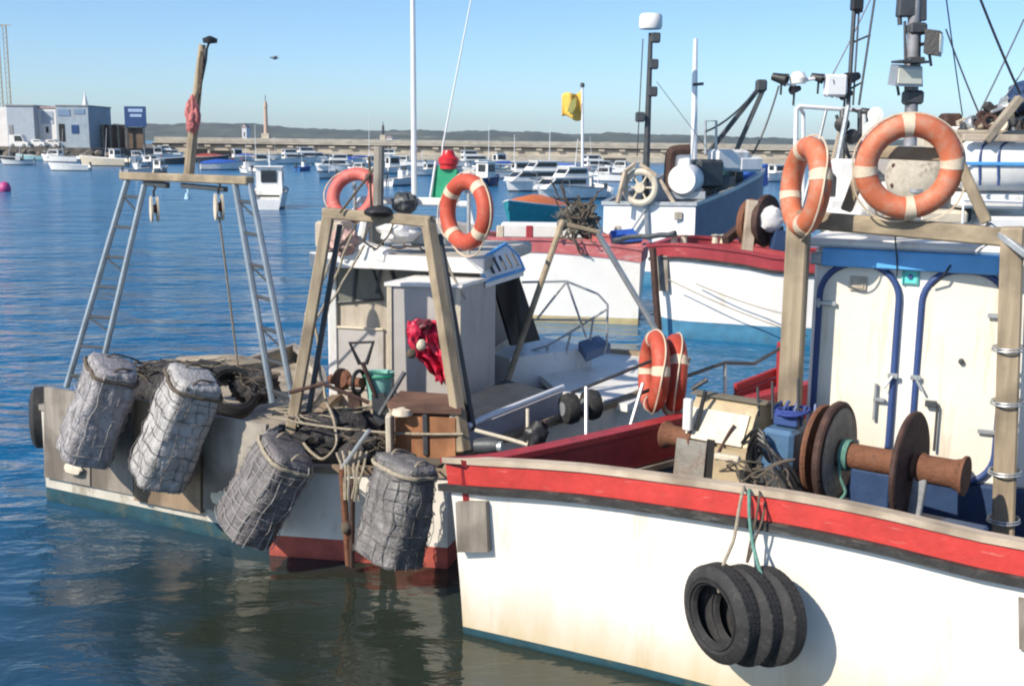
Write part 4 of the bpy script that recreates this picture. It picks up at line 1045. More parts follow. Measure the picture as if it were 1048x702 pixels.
# light screen, poles
gbd = MB().box(B3(455, 190, 13.2), (.28, .05, .42), Matrix.Rotation(-.4, 3, 'Z') @ Matrix.Rotation(.2, 3, 'Y'), .01).build('light_screen', m_green, mwh)
MB().lathe([(0, 0), (.1, 0), (.1, .05), (.12, .06), (.12, .12), (.08, .15), (.06, .21), (0, .22)], B3(459, 173, 13.2), (0, 0, 1), 16).build('port_lamp', mat('red_lamp_plastic', (.5, .02, .025), .35), gbd)
MB().box(B3(478, 185, 13.0), (.1, .1, .2), None, .02).build('lamp_box', m_white2, gbd)
MB().tube([B3(424, 200, 13.2), B3(423, 60, 13.2), B3(422, -30, 13.2)], [.034, .03, .026], 10).build('aerial_pole', m_alu, mwh)
MB().tube([B3(452, 200, 13.3), B3(453, 150, 13.3), B3(486, -20, 13.3)], [.012, .012, .008], 6).build('whip_aerial', m_alu, mwh)
MB().tube([B3(440, 205, 13.2), B3(446, 165, 13.2)], .016, 6).build('screen_stay', m_alu, mwh)
# engine casing
bx0 = V((-1.27, 11.4, 0)); bx1 = V((-.53, 11.32, 0)); cx = (bx1 - bx0).normalized(); cy = V((.36, .93, 0)).normalized()
def eb(s, d, z): return bx0 + cx * s + cy * d + wz * z
ecw = (bx1 - bx0).length; top = B3(430, 293, 11.38).z
def ppd(pts, vec): return MB().prism(pts, vec)
ec = ppd([eb(0, 0, .7), eb(ecw, 0, .7), eb(ecw, .95, .7), eb(0, .95, .7)], V((0, 0, top - .7))).build('engine_casing', m_greybox, mbt)
ppd([eb(-.03, -.03, top), eb(ecw + .03, -.03, top), eb(ecw + .03, .98, top), eb(-.03, .98, top)], V((0, 0, .035))).build('casing_lid', m_white2, ec)
for s in (.015, ecw - .015):
    MB().bar(eb(s, -.012, .72), eb(s, -.012, top - .01), .05, .02, b=.003).build('casing_trim', m_cream, ec)
MB().bar(eb(ecw - .13, -.02, 1.4), eb(ecw - .13, -.02, top - .05), .09, .02).build('casing_slot', m_dgrey, ec)
# side screen with handrail (starboard)
sp = [B3(478, 440, 10.05), B3(576, 401, 11.5)]
spl = [V((p.x, p.y, .72)) for p in sp]
MB().prism([sp[0], sp[1], spl[1], spl[0]], V((-.05, .03, 0))).build('side_screen', mat('lilac_shaded_white', (.33, .33, .36), .5, var=.1, dirt=GRIME, da=.4, ds=(4, 4, 2)), mbt)  # white paint in shade, the shade put into its lilac grey
MB().tube([sp[0] + V((0, 0, .03)), sp[0].lerp(sp[1], .15) + V((0, 0, .05)), sp[1] + V((0, 0, .05))], .032, 8).build('handrail', m_alu, mbt)
MB().prism([sp[0] + V((-.05, .03, -.02)), sp[1] + V((-.05, .03, -.02)), sp[1] + V((-.6, .3, .06)), sp[0] + V((-.5, .3, .02))], V((0, 0, -.04))).build('side_deck', m_dgrey, mbt)
# coachroof
cr = [V((-.02, 12.75, 0)), V((.98, 13.55, 0)), V((.35, 14.3, 0)), V((-.75, 13.7, 0))]
MB().prism([V((p.x, p.y, .95)) for p in cr], V((0, 0, .4))).build('coachroof', m_white2, mbt)
MB().prism([B3(592, 350, 13.4), B3(612, 343, 13.6), B3(625, 352, 13.5), B3(600, 362, 13.2)], V((0, 0, -.1))).build('hatch_cover', mat('grey_blue_cover', (.12, .17, .26), .6, var=.2, bump=.3), mbt)
# pulpit
def C3(px, py, Y=13.3): return at(px, py, Y=Y)
mb = MB(); r_ = .014
for pth in ([(534, 289), (580, 288), (612, 301), (622, 312), (621, 352), (618, 362)], [(622, 316), (584, 340), (560, 354), (540, 360), (528, 376), (524, 396)], [(580, 288), (600, 345)], [(580, 288), (550, 326)], [(622, 328), (545, 327)], [(607, 326), (604, 348)], [(585, 338), (576, 374)], [(562, 352), (551, 382)]):
    mb.tube([C3(*p) for p in pth], r_, 7)
mb.build('pulpit_rail', m_galv, mbt)
# net boom: inverted V with gear at its head
MB().tube([C3(576, 226, 13.0), C3(538, 335, 12.7), C3(518, 394, 12.4)], .035, 8).build('boom_leg', m_woodx, mbt)
MB().tube([C3(610, 236, 13.1), C3(670, 336, 13.2), C3(690, 378, 13.2)], .035, 8).build('boom_leg', m_galv, mbt)
MB().bar(C3(572, 228, 13.0), C3(614, 238, 13.1), .05).build('boom_head', m_woodx, mbt)
# clutter on the after deck
def ring_at(px, py, Y, ax, R, r, m, name, parent):
    return MB().torus(B3(px, py, Y), ax, R, r, 26, 8).build(name, m, parent)
lw = MB().tube([B3(338, 388, 10.9), B3(372, 392, 10.7)], .05, 12).build('line_hauler', m_rust, mbt)
MB().lathe([(.02, -.04), (.10, -.03), (.11, .0), (.08, .04), (0, .05)], B3(350, 388, 10.8), (-.4, -.9, .1), 24).build('hauler_plate', m_rust, lw)
MB().torus(B3(367, 391, 10.7), (.9, -.4, 0), .11, .02, 26, 8).build('hauler_wheel', m_black, lw)
MB().bar(B3(362, 400, 10.75), B3(366, 432, 10.7), .12, .1).build('hauler_foot', m_drust, lw)
sp_ = thing('spade', 'dark D handled spade standing upright in the deck clutter before the grey casing', 'spade', B3(388, 420, 10.6))
mb = MB(); mb.tube([B3(368, 372, 10.6), B3(358, 351, 10.6), B3(382, 350, 10.6), B3(375, 372, 10.6)], .021, 8, closed=True); mb.build('handle', m_black, sp_)
MB().tube([B3(371, 371, 10.6), B3(384, 405, 10.6)], .022, 8).build('shaft', m_drust, sp_)
MB().prism([B3(380, 404, 10.6), B3(393, 402, 10.6), B3(398, 430, 10.6), B3(388, 436, 10.6), B3(382, 428, 10.6)], V((.01, .03, 0))).build('blade', m_dgrey, sp_)
bk = thing('bucket', 'pale green plastic bucket beside the spade on the small boat', 'bucket', B3(388, 408, 10.75))
MB().lathe([(.11, 0), (.14, .26), (.15, .27), (.13, .26), (.1, .02), (0, .02)], B3(388, 408, 10.75), (0, .05, 1), 22, closed=True).build('tub', m_palegreen, bk)
MB().torus(B3(388, 384, 10.75), (0, .05, 1), .145, .01, 24, 6).build('rim', m_green, bk)
tag(MB().tube([B3(414, 381, 10.5), B3(388, 425, 10.3)], .024, 10).build('pipe', m_dgrey, None), 'short dark pipe leaning across the grey casing, right of the bucket', 'pipe')
tag(MB().tube(wob([B3(296, 402, 10.4), B3(330, 392, 10.4), B3(378, 412, 10.4)], .02, 4), .02, 8).build('oar_handle', m_drust, None), 'thin rusty bar lying across the deck clutter near the left stern post', 'bar')
for k, (px, py, Y, sz) in enumerate(((330, 420, 10.9, (.5, .3, .16)), (352, 430, 10.7, (.3, .3, .18)), (310, 410, 11.2, (.3, .5, .2)))):
    pass
jk = thing('jacket', 'bright red oilskin jacket hung on the grey engine casing', 'jacket', B3(440, 388, 11.2))
mb = MB()
cols = 22; rows_ = 24; front = []
for j in range(rows_ + 1):
    r = []; v = j / rows_
    cxp = 434 + 15 * v - 4 * math.sin(v * 5); hw = 17 + 4 * math.sin(v * 4) - 8 * v
    for i in range(cols + 1):
        q = i / cols * 2 - 1
        d = .045 * (1 - q * q) + .03 * math.sin(q * 9 + v * 5) * (.4 + v) + .09 * noise.noise(V((q * 2.6, v * 6, 1))) + .05 * noise.noise(V((q * 6, v * 13, 4)))
        r.append(B3(cxp + q * hw + 4 * noise.noise(V((q, v * 6, 12))), 328 + 62 * v + (9 * noise.noise(V((q * 3, 2, 7))) if j > rows_ - 3 else 3 * noise.noise(V((q * 3, v * 5, 7)))), 11.22 - d))
    front.append(r)
mb.loft(front, closed=False, caps=False)
jb = mb.build('coat', m_jacket, jk, 50)
mod = jb.modifiers.new('thickness', 'SOLIDIFY'); mod.thickness = .02
MB().blob(B3(424, 340, 11.14), (.07, .05, .1), 5, .5, 3, sub=3).build('sleeve', m_jacket, jk, 50)
MB().blob(B3(431, 353, 11.12), (.05, .03, .06), 2, .2, sub=2).build('pale_patch', m_cream, jk)
MB().blob(B3(421, 362, 11.12), (.05, .04, .05), 2, .2, sub=2).build('pocket', m_drope, jk)
MB().blob(B3(434, 332, 11.15), (.09, .06, .05), 5, .45, sub=3).build('hood', mat('dark_red_oilskin', (.1, .01, .02), .5), jk)
# brown locker between cream posts on the stern
lk = MB().prism([B3(404, 424, 10.05), B3(466, 428, 9.85), B3(466, 470, 9.85), B3(404, 466, 10.05)], V((.15, .4, 0))).build('stern_locker', m_brown, mbt)
MB().prism([B3(396, 416, 10.05), B3(410, 404, 10.4), B3(470, 408, 10.2), B3(472, 424, 9.82), B3(404, 422, 9.98)], V((0, 0, .04))).build('locker_lid', wood('dark_lid_wood', (.09, .045, .03), (.17, .09, .06), 'X', 9), lk)
for (px, w2) in ((398, .15), (435, .03), (463, .1)):
    MB().bar(B3(px, 424, 9.93), B3(px + 1, 466, 9.93), .05, w2, b=.008).build('locker_post', m_cream if px != 435 else m_dgrey, lk)
MB().lathe([(0, 0), (.1, 0), (.09, .05), (0, .07)], B3(412, 424, 9.98), (0, 0, 1), 14).build('post_cap', m_cream, lk)
# rusty hinge pole and chain over the stern
rp = thing('mooring_iron', 'rusty iron bars and rope hanging over the white stern between two fenders', 'mooring iron', B3(356, 580, 9.85))
for (a_, b_, m2, r) in (((350, 480, 9.9), (357, 578, 9.8), m_rust, .024), ((361, 490, 9.9), (360, 580, 9.8), m_drust, .018), ((378, 440, 9.9), (348, 482, 9.85), m_galv, .016)):
    MB().tube([onplane(a_[0], a_[1], M0, M1, .13), onplane(b_[0], b_[1], M0, M1, .1)], r * 1.3, 8).build('bar', m2, rp)
MB().blob(onplane(354, 540, M0, M1, .14), (.05, .04, .06), 3, .3, sub=2).build('knot', m_drope, rp)
mb = MB()
for k in range(6):
    mb.tube(wob(cat_rom([onplane(346 + 6 * k, 462, M0, M1, .0), onplane(350 + 4 * k, 484, M0, M1, .14), onplane(352 + 3 * k, 512, M0, M1, .15)], 10), .03, k), .011, 5)
mb.build('rope_tail', m_rope, rp)
# lines strung across the stern
tag(MB().tube(sagline(B3(262, 424, 10.4), B3(474, 444, 9.8), .06, 16), .012, 6).build('stern_line', m_rope, None), 'pale line strung across the stern posts of the small boat', 'rope', None)
tag(MB().tube(wob(cat_rom([B3(310, 452, 10.3), B3(330, 470, 10.1), B3(345, 450, 10.2), B3(332, 400, 10.6), B3(322, 330, 10.9)], 26), .02, 2), .014, 6).build('mooring_rope', m_rope, None), 'pale rope looping up from the dark fender to the left stern post', 'rope')
# floats and pump by the red bulwark
for px, py, Y, lab in ((583, 418, 10.9, 'black round float hanging at the end of the grey side screen'), (605, 414, 11.1, 'black round float just right of its twin, above the red bulwark')):
    t = thing('float', lab, 'float', B3(px, py + 20, Y), 'black floats by the side screen')
    MB().lathe([(0, -.06), (.09, -.085), (.145, -.06), (.16, 0), (.145, .06), (.09, .085), (0, .06)], B3(px, py, Y), (-.9, -.4, 0), 24).build('casing', m_rubber, t, 50)
    MB().lathe([(0, -.095), (.07, -.09), (.07, .09), (0, .095)], B3(px, py, Y), (-.9, -.4, 0), 18).build('hub', m_galv, t, 50)
pm = thing('pump', 'small black deck pump with pale pipe beside the grey side screen', 'pump', B3(547, 462, 9.75))
MB().blob(B3(548, 446, 9.75), (.11, .1, .13), 5, .35, sub=3).build('body', m_black, pm, 50)
MB().tube([B3(540, 462, 9.7), B3(540, 418, 9.75)], .016, 8).build('pipe', m_cream, pm)
MB().tube([B3(486, 440, 9.8), B3(520, 449, 9.75), B3(540, 455, 9.7)], .018, 8).build('hose', m_cream, pm)
MB().box(B3(556, 440, 9.8), (.08, .08, .16), None, .02).build('valve', m_drust, pm)
wcl = thing('winch_motor', 'small black motor lying on the corner of the stern, left of the pump', 'motor', B3(500, 462, 9.7))
MB().lathe([(0, -.12), (.07, -.12), (.08, 0), (.06, .1), (0, .12)], B3(500, 456, 9.7), (.9, -.3, .1), 16).build('body', m_dgrey, wcl)
MB().lathe([(0, -.02), (.05, -.02), (.05, .02), (0, .02)], B3(512, 457, 9.65), (.9, -.3, .1), 14).build('cap', m_galv, wcl)
# ================================================================== BOATS BEHIND
def beam_hull(root, near_pts, beam, wdx, mats, top=.26, boot=.3, red=None, rub=True, wood_cap=False, stern_square=False):
    """sister ships lying side on: the near gunwale is given, the far one is its mirror"""
    n = len(near_pts)
    far = []
    for i, p in enumerate(near_pts):
        far.append(V((p.x + .3, p.y + beam * (1 if (i > 0 or stern_square) else 0) * min(1, .45 + .3 * i), p.z)))
    far[0] = near_pts[0] if not stern_square else far[0]
    W = [V((p.x + (wdx if i == 0 else 0), p.y + .15 * min(1, i), 0)) for i, p in enumerate(near_pts)]
    WF = [V((p.x + (wdx if i == 0 else 0), p.y - .15 * min(1, i), 0)) for i, p in enumerate(far)]
    sides = [near_pts, [near_pts[-1], (near_pts[-1] + far[-1]) / 2 + V((.15, 0, 0)), far[-1]], far[::-1]]
    ws_ = [W, [W[-1], (W[-1] + WF[-1]) / 2, WF[-1]], WF[::-1]]
    if stern_square:
        sides.append([far[0], (far[0] + near_pts[0]) / 2, near_pts[0]]); ws_.append([WF[0], (WF[0] + W[0]) / 2, W[0]])
    h = Hull(sides, ws_, 20)
    h.shell(top, boot).build('hull', mats, root, 40)
    h.strip(.0, .05, .05, .16).build('cap_rail', red, root, 40)
    h.strip(.05, top + .01, .02, .1).build('bulwark_strake', red, root, 40)
    if rub: h.strip(top + .012, top + .07, .06, .08).build('rubbing_strake', m_rub, root, 40)
    h.deck(near_pts[0].z - .6).build('deck', m_palewd, root, 0)
    return h
m_mred = mat('dull_red_gunwale', (.33, .04, .05), .55, var=.2, vs=3, dirt=(.5, .3, .28), da=.5, ds=(3, 3, 8), dth=.6)
# B: sister boat, bow to the left, blue antifouling
Bp = [at(664, 250, Y=22.6), at(700, 249, Y=22.0), at(760, 256, Y=21.6), at(812, 264, Y=21.3), V((8.0, 21.0, 1.7)), V((10.5, 21.2, 1.8)), V((12.5, 22, 1.9))]
bB = thing('fishing_boat', 'white fishing boat with a broad blue waterline band and dull red rail, lying side on', 'boat', (8, 23, 0), 'moored working boats')
beam_hull(bB, Bp, 2.6, .35, [m_hullwhite, m_blueboot], .26, .36, m_mred)
mb = MB(); pts = [onplane(x, y, Bp[0], Bp[1], .05) for x, y in ((672, 262), (683, 262), (684, 298), (674, 298))]
mb.prism(pts, (0, .05, 0)); mb.build('chafing_plate', m_ply, bB)
mb = MB(); mb.tube([at(668, 254, Y=22.2), at(671, 300, Y=22.1), at(674, 338, Y=22.1)], .07, 8); mb.build('stem_band', m_drust, bB)
mb = MB()
for (a_, b_) in (((684, 286), (808, 338)), ((712, 290), (806, 322))):
    mb.tube(sagline(at(*a_, Y=21.8), at(*b_, Y=21.0), .05, 8), .012, 5)
tag(mb.build('mooring_lines', m_rope, None), 'pair of thin lines sloping across the white hull with the blue band', 'rope')
# its deck winch with a pale drum and posts
wB = MB().bar(at(758, 240, Y=22.6), at(800, 240, Y=22.2), .3, .3).build('winch', m_drust, bB)
MB().lathe([(.5, -.06), (.52, 0), (.5, .06), (.1, .06), (.1, -.06)], at(784, 226, Y=22.2), (.75, -.65, 0), 26, closed=True).build('flange', m_drust, wB)
MB().lathe([(.46, -.06), (.48, 0), (.46, .06), (.1, .06), (.1, -.06)], at(768, 228, Y=22.4), (.75, -.65, 0), 26, closed=True).build('flange', m_rust, wB)
MB().blob(at(788, 224, Y=22.0), (.26, .2, .26), 3, .2).build('line_bundle', m_wallwhite, wB)
MB().bar(at(764, 260, Y=22.0), at(770, 205, Y=22.0), .2, .2).build('winch_post', m_capwood, wB)
MB().bar(at(796, 256, Y=22.0), at(800, 236, Y=22.0), .3, .3).build('gear_case', m_dblue, wB)
MB().bar(at(742, 246, Y=22.0), at(760, 232, Y=22.4), .16, .16).build('lever_frame', m_drust, wB)
MB().tube(wob(cat_rom([at(690, 240, Y=22.1), at(640, 244, Y=22.9), at(628, 247, Y=23.1)], 12), .05, 3), .06, 6).build('bow_rope', m_dgrey, bB)
for x in (690, 700, 740, 732):
    MB().lathe([(0, 0), (.07, 0), (.06, .12), (.1, .16), (0, .18)], at(x, 249, Y=22.3), (0, 0, 1), 10).build('cleat', m_cream, bB)
# C: cream stained hull with red rail to its left, shown from the quarter
Cp = [V((-1.3, 24.9, 1.85)), at(505, 243, Y=24.2), at(560, 244, Y=23.9), at(620, 249, Y=23.7), at(656, 254, Y=23.6)]
bC = thing('fishing_boat', 'white fishing boat with yellow stained waterline and faded red rail, beyond the pulpit rail', 'boat', (1, 25, 0), 'moored working boats')
m_stain = mat('yellow_stained_hull', (.78, .76, .71), .5, var=.05, vs=1.5, dirt=(.5, .42, .28), da=.4, ds=(1.6, 1.6, .6), dth=.56)
m_stain2 = mat('yellow_brown_waterline', (.46, .38, .2), .6, var=.2, vs=1.5, dirt=(.16, .12, .06), da=.8, ds=(1.2, 1.2, 6), dth=.55)
beam_hull(bC, Cp, 2.4, .5, [m_stain, m_stain2], .3, .14, mat('pale_red_rail', (.5, .13, .13), .6, var=.2, vs=2, dirt=(.6, .45, .42), da=.7, ds=(2, 2, 8), dth=.52), rub=False)
for k in range(5):
    MB().box(at(512 + 30 * k, 238, Y=24.6), (.16, .16, .3), None, .02).build('rail_post', m_mred if k % 2 else m_cream, bC)
MB().box(at(556, 236, Y=25.4), (1.9, .5, .35), None, .05).build('deck_box', m_white2, bC)
MB().prism([at(625, 236, Y=24.3), at(648, 234, Y=24.5), at(658, 246, Y=24.2), at(628, 249, Y=24.0)], (0, .4, -.1)).build('tarpaulin', m_tarp, bC)
gh = MB().blob(at(592, 226, Y=24.0), (.36, .3, .3), 31, .9, 4.2, sub=4).build('net_heap', mat('grey_green_net', (.17, .165, .14), .95, var=.5, vs=12, dirt=(.05, .05, .045), da=.8, ds=(9, 9, 9), dth=.5, bump=1, bs=30), None, 70)
tag(gh, 'tall grey green heap of net and pots on the red rail below the yellow flag', 'net')
mb = MB()
for k in range(30):
    a_ = at(575 + rnd.uniform(0, 36), 200 + rnd.uniform(0, 38), Y=23.6); b_ = a_ + V((rnd.uniform(-.5, .5), rnd.uniform(-.2, .2), rnd.uniform(-.5, .5)))
    mb.tube(wob(sagline(a_, b_, .1, 6), .08, k), rnd.uniform(.01, .03), 5)
mb.build('loose_cord', m_drope, gh)

# F: vessel seen from the stern, shaded side running away to the right
F0, F1, F2 = at(618, 206, Y=31.0), at(712, 207, Y=30.0), at(782, 172, Y=34.8)
bF = thing('trawler', 'high white stern and long shaded slate side of a trawler under a thin radar mast', 'boat', (4.5, 32, 0), 'moored working boats')
def low(p, z=0): return V((p.x, p.y, z))
dF = (low(F2) - low(F1)); dn = dF.normalized()
F3 = F0 + dF + V((0, 0, F2.z - F0.z)); Fb = low((F2 + F3) / 2) + dn * 2.0 + V((0, 0, F2.z + .3))
stb = [F1, F1.lerp(F2, .5) + V((.1, -.05, -.05)), F2, Fb]; prt = [F0, F0.lerp(F3, .5) + V((-.1, .05, -.05)), F3, Fb]
FH = Hull([stb, prt[::-1], [F0, F0.lerp(F1, .5), F1]], [[low(p) for p in stb], [low(p) for p in prt][::-1], [low(F0), low(F0.lerp(F1, .5)), low(F1)]], 16)
FH.shell(.08, .4).build('hull', [mat('chalky_white_hull', (.76, .75, .74), .5, var=.05, vs=1.5, dirt=(.35, .33, .32), da=.5, ds=(1.5, 1.5, .6), dth=.56), m_blueboot], bF, 40)
FH.strip(.1, F0.z - .42, .016, .03, idx=range(0, 15)).build('side_shade_strip', mat('slate_side_shade', (.13, .14, .19), .5, var=.15, vs=2, dirt=(.3, .28, .27), da=.4, ds=(2, 2, .6), dth=.58), bF, 40)  # slate strip laid on one side, its shade put into the colour
FH.strip(0, .1, .05, .14).build('gunwale', m_galv, bF, 40)
FH.deck(F0.z - .15).build('deck', m_dgrey, bF, 0)
MB().bar(at(661, 208, Y=30.45), at(662, 246, Y=30.4), .1, .08).build('stern_post', m_galv, bF)
MB().bar(at(661, 214, Y=30.4), at(640, 245, Y=30.6), .09, .05).build('stern_brace', m_galv, bF)
MB().box(at(694, 221, Y=30.1), (.22, .06, .22), None, .02).build('vent_plate', m_beige, bF)
MB().prism([at(752, 184, Y=33.5), at(786, 168, Y=35), at(786, 190, Y=34.9), at(766, 196, Y=33.8)], (-.6, .8, 0)).build('bow_tarpaulin', m_tarp, bF)
rm = MB().tube([at(660, 206, Y=30.6), at(662, 152, Y=30.6), at(666, 34, Y=30.6)], [.11, .09, .06], 10).build('radar_mast', m_dgrey, bF)
MB().lathe([(0, -.2), (.28, -.2), (.31, -.12), (.3, .12), (.26, .18), (0, .19)], at(666, 22, Y=30.6), (0, 0, 1), 20).build('radar_dome', m_white2, rm)
for px, py in ((671, 39), (669, 66), (668, 94), (655, 120)):
    l_ = MB().box(at(px, py, Y=30.5), (.24, .2, .26), None, .03).build('mast_lamp', m_dgrey, rm)
MB().tube([at(658, 40, Y=30.6), at(652, 160, Y=30.7)], .015, 5).build('halyard', m_dgrey, rm)
# wheel like net reel, pale spokes
rc = at(655, 192, Y=30.4); rx = V((-.35, -.93, 0))
rl_ = MB().torus(rc, rx, .42, .09, 30, 8).build('net_reel', m_cream, bF)
MB().lathe([(0, -.08), (.14, -.08), (.14, .08), (0, .08)], rc, rx, 16).build('reel_hub', m_cream, rl_)
for k in range(6):
    a = k * PI / 3; u = V((.93, -.35, 0)); MB().bar(rc, rc + (u * math.cos(a) + wz * math.sin(a)) * .42, .06, .05).build('spoke', m_cream, rl_)
for (a_, b_) in (((640, 176), (632, 208)), ((674, 182), (690, 208)), ((650, 168), (640, 176)), ((655, 168), (672, 180))):
    MB().bar(at(*a_, Y=30.4), at(*b_, Y=30.3), .12, .1).build('reel_frame', m_capwood, bF)
mb = MB(); mb.lathe([(0, -.5), (.36, -.5), (.41, -.4), (.42, 0), (.41, .4), (.36, .5), (0, .5)], at(702, 184, Y=30.8), (-.35, -.93, 0), 24); rf_ = mb.build('raft_canister', m_white2, bF)
MB().bar(at(688, 200, Y=30.6), at(722, 200, Y=30.4), .14, .2).build('raft_cradle', m_galv, rf_)
mb = MB(); mb.tube(cat_rom([at(684, 196, Y=31), at(686, 160, Y=31), at(692, 154, Y=31), at(706, 153, Y=31)], 12), .14, 10); mb.build('exhaust_elbow', m_drust, bF)
MB().box(at(698, 164, Y=31.2), (.45, .4, .4), None, .05).build('vent_box', m_white2, bF)
for k, (px, py, sz, m2) in enumerate(((722, 178, (.9, .6, .8), m_dgrey), (736, 190, (.8, .6, .6), m_dgrey), (745, 164, (1.2, .5, .6), m_white2), (764, 168, (.9, .5, .45), m_white2), (738, 172, (.4, .4, .7), m_palegreen), (752, 182, (.35, .5, .9), m_dgrey))):
    MB().box(at(px, py, Y=32 + .3 * k), sz, Matrix.Rotation(.5, 3, 'Z'), .08).build('deck_gear', m2, bF)
cb = MB().bar(at(724, 158, Y=33), at(779, 88, Y=33), .13, .13).build('derrick_boom', m_dgrey, bF)
MB().bar(at(752, 158, Y=33.2), at(781, 92, Y=33), .15, .13).build('derrick_leg', m_dgrey, cb)
MB().box(at(779, 88, Y=33), (.3, .3, .34), None, .05).build('boom_head', m_dgrey, cb)
MB().tube(sagline(at(779, 86, Y=33), at(722, 135, Y=32.5), .2, 8), .03, 5).build('topping_line', m_dgrey, cb)
MB().tube(sagline(at(797, 88, Y=33), at(770, 158, Y=33), .2, 8), .03, 5).build('topping_line', m_dgrey, cb)
MB().tube([at(722, 158, Y=32.6), at(722, 124, Y=32.6), at(733, 124, Y=32.6), at(733, 156, Y=32.6)], .04, 6).build('davit', m_galv, bF)
MB().tube([at(710, 170, Y=32), at(711, 86, Y=32), at(712, 40, Y=32)], [.09, .08, .06], 8).build('white_mast', m_alu, bF)
MB().bar(at(709, 87, Y=31.95), at(720, 86, Y=31.95), .08).build('mast_vane', m_dgrey, bF)
MB().tube([at(722, 150, Y=32), at(672, 84, Y=31)], .008, 5).build('stay_wire', m_dgrey, bF)
# E: the big vessel behind the near boat on the right
bE = thing('trawler', 'white trawler with blue striped canopy and a pile of gear, at the right edge', 'boat', (11, 18, 0), 'moored working boats')
Ep = [V((5.8, 17.4, 2.1)), V((6.6, 16.4, 2.0)), V((9, 15.9, 2.0)), V((13, 15.8, 2.1)), V((16, 16.5, 2.3))]
EH = beam_hull(bE, Ep, 3.4, .3, [m_hullwhite, m_blueboot], .3, .4, m_galv)
def EB(px, py, Y): return at(px, py, Y=Y)
eh = MB().box((8.9, 17.9, 2.75), (4.4, 2.2, 2.1), None, .06).build('deckhouse', m_white2, bE)
mb = MB(); mb.box(EB(1040, 168, 16.2), (1.7, .5, .75), None, .16); cn = mb.build('canopy', m_white2, eh, 60)
MB().box(EB(1040, 168, 15.93), (1.75, .03, .05), None, .005).build('canopy_stripe', m_blue, cn)
for px in (1003, 1022):
    MB().tube(cat_rom([EB(px, 190, 15.95), EB(px, 160, 15.95), EB(px + 6, 147, 16.0), EB(px + 24, 143, 16.2)], 12), .02, 6).build('canopy_hoop', m_navy, cn)
for k, (px, py, w_, h_) in enumerate(((1010, 205, .9, .22), (960, 222, .7, .2), (1030, 228, .8, .2))):
    MB().box(EB(px, py, 16.35), (w_, .5, h_), None, .04).build('deck_locker', m_white2 if k != 1 else m_cream, eh)
MB().tube([EB(985, 235, 16.0), EB(986, 205, 16.0), EB(1046, 207, 16.0)], .025, 6).build('rail', m_alu, eh)
MB().box(EB(1000, 148, 16.9), (1.2, .8, .5), None, .08).build('wing_shelter', m_white2, eh)
MB().box(EB(972, 128, 17.5), (.28, .3, .34), None, .04).build('funnel', m_drust, eh)
MB().bar(EB(938, 150, 17), EB(985, 150, 17), .5, .3).build('fore_locker', m_cream, eh)
MB().prism([EB(868, 170, 18), EB(1060, 172, 17), EB(1060, 240, 17), EB(868, 236, 18)], (0, .6, 0)).build('casing_wall', m_white2, bE)
# gear pile on top of it
gm = [m_drope, m_palewd, m_dgrey, m_net, m_galv, m_drust, m_cream]
base_r = MB().box((EB(1035, 140, 16.8)), (2.2, 1.4, .16), None, .03).build('gear_rack', m_palewd, eh)
for k in range(80):
    x = rnd.uniform(986, 1060); top_ = 140 - (x - 980) * .62
    y = rnd.uniform(max(92, top_ - 4), 138)
    c = EB(x, y, 16.5 + rnd.uniform(-.2, .5)); R = Matrix.Rotation(rnd.uniform(-1, 1), 3, 'Z') @ Matrix.Rotation(rnd.uniform(-.7, .7), 3, 'Y')
    sz = (rnd.uniform(.08, .5), rnd.uniform(.06, .2), rnd.uniform(.04, .13))
    mb = MB()
    if k % 3 == 0: mb.lathe([(.06, -.05), (.11, -.05), (.12, -.02), (.12, .02), (.11, .05), (.06, .05)], c, R @ V((0, -1, .3)), 16, closed=True)
    elif k % 3 == 1: mb.box(c, sz, R, .02)
    else: mb.blob(c, (sz[0] * .5, .12, sz[2]), k, .5, sub=2)
    mb.build('stowed_gear', gm[k % 7], base_r)
MB().bar(EB(1008, 145, 15.9), EB(1044, 100, 15.9), .14, .1).build('leaning_plank', m_palewd, base_r)
MB().bar(EB(985, 141, 15.9), EB(1056, 142, 15.9), .1, .1).build('rack_rail', m_capwood, base_r)
MB().blob(EB(1046, 98, 16.3), (.18, .2, .2), 5, .3).build('net_bag', m_dblue, base_r)

# tangle of gear and rigging on the trawler and beyond the wheelhouse roof
for k, (px, py, Y, sz, m2) in enumerate(((872, 192, 10.1, (.36, .3, .62), m_white2), (893, 200, 10.2, (.3, .3, .5), m_cream), (905, 190, 10.3, (.3, .3, .7), m_greybox), (862, 212, 10.0, (.4, .3, .3), m_white2), (995, 188, 16.7, (.5, .3, .3), m_white2), (978, 205, 16.7, (.4, .3, .5), m_dgrey), (1012, 220, 16.7, (.7, .3, .2), m_white2), (962, 178, 16.9, (.3, .3, .9), m_galv), (848, 205, 10.0, (.1, .1, .6), m_dgrey))):
    MB().box(at(px, py, Y=Y) + V((0, 0, -.06)), sz, Matrix.Rotation(.4 * math.sin(k * 3), 3, 'Z'), .03).build('stowed_box', m2, eh if px > 920 else wh)
for k, (a_, b_, Y, r) in enumerate((((846, 215), (868, 108), 10.3, .024), ((888, 215), (856, 118), 10.4, .016), ((880, 215), (880, 112), 10.4, .022), ((820, 215), (846, 110), 10.6, .016), ((1010, 135), (968, 30), 16.9, .012), ((990, 140), (1048, 20), 16.9, .012), ((896, 112), (896, 215), 10.4, .016), ((872, 112), (898, 112), 10.4, .016))):
    MB().tube(sagline(at(*a_, Y=Y), at(*b_, Y=Y), .03, 6), r, 6).build('rigging', m_dgrey if k % 3 else m_galv, eh if Y > 12 else wh)
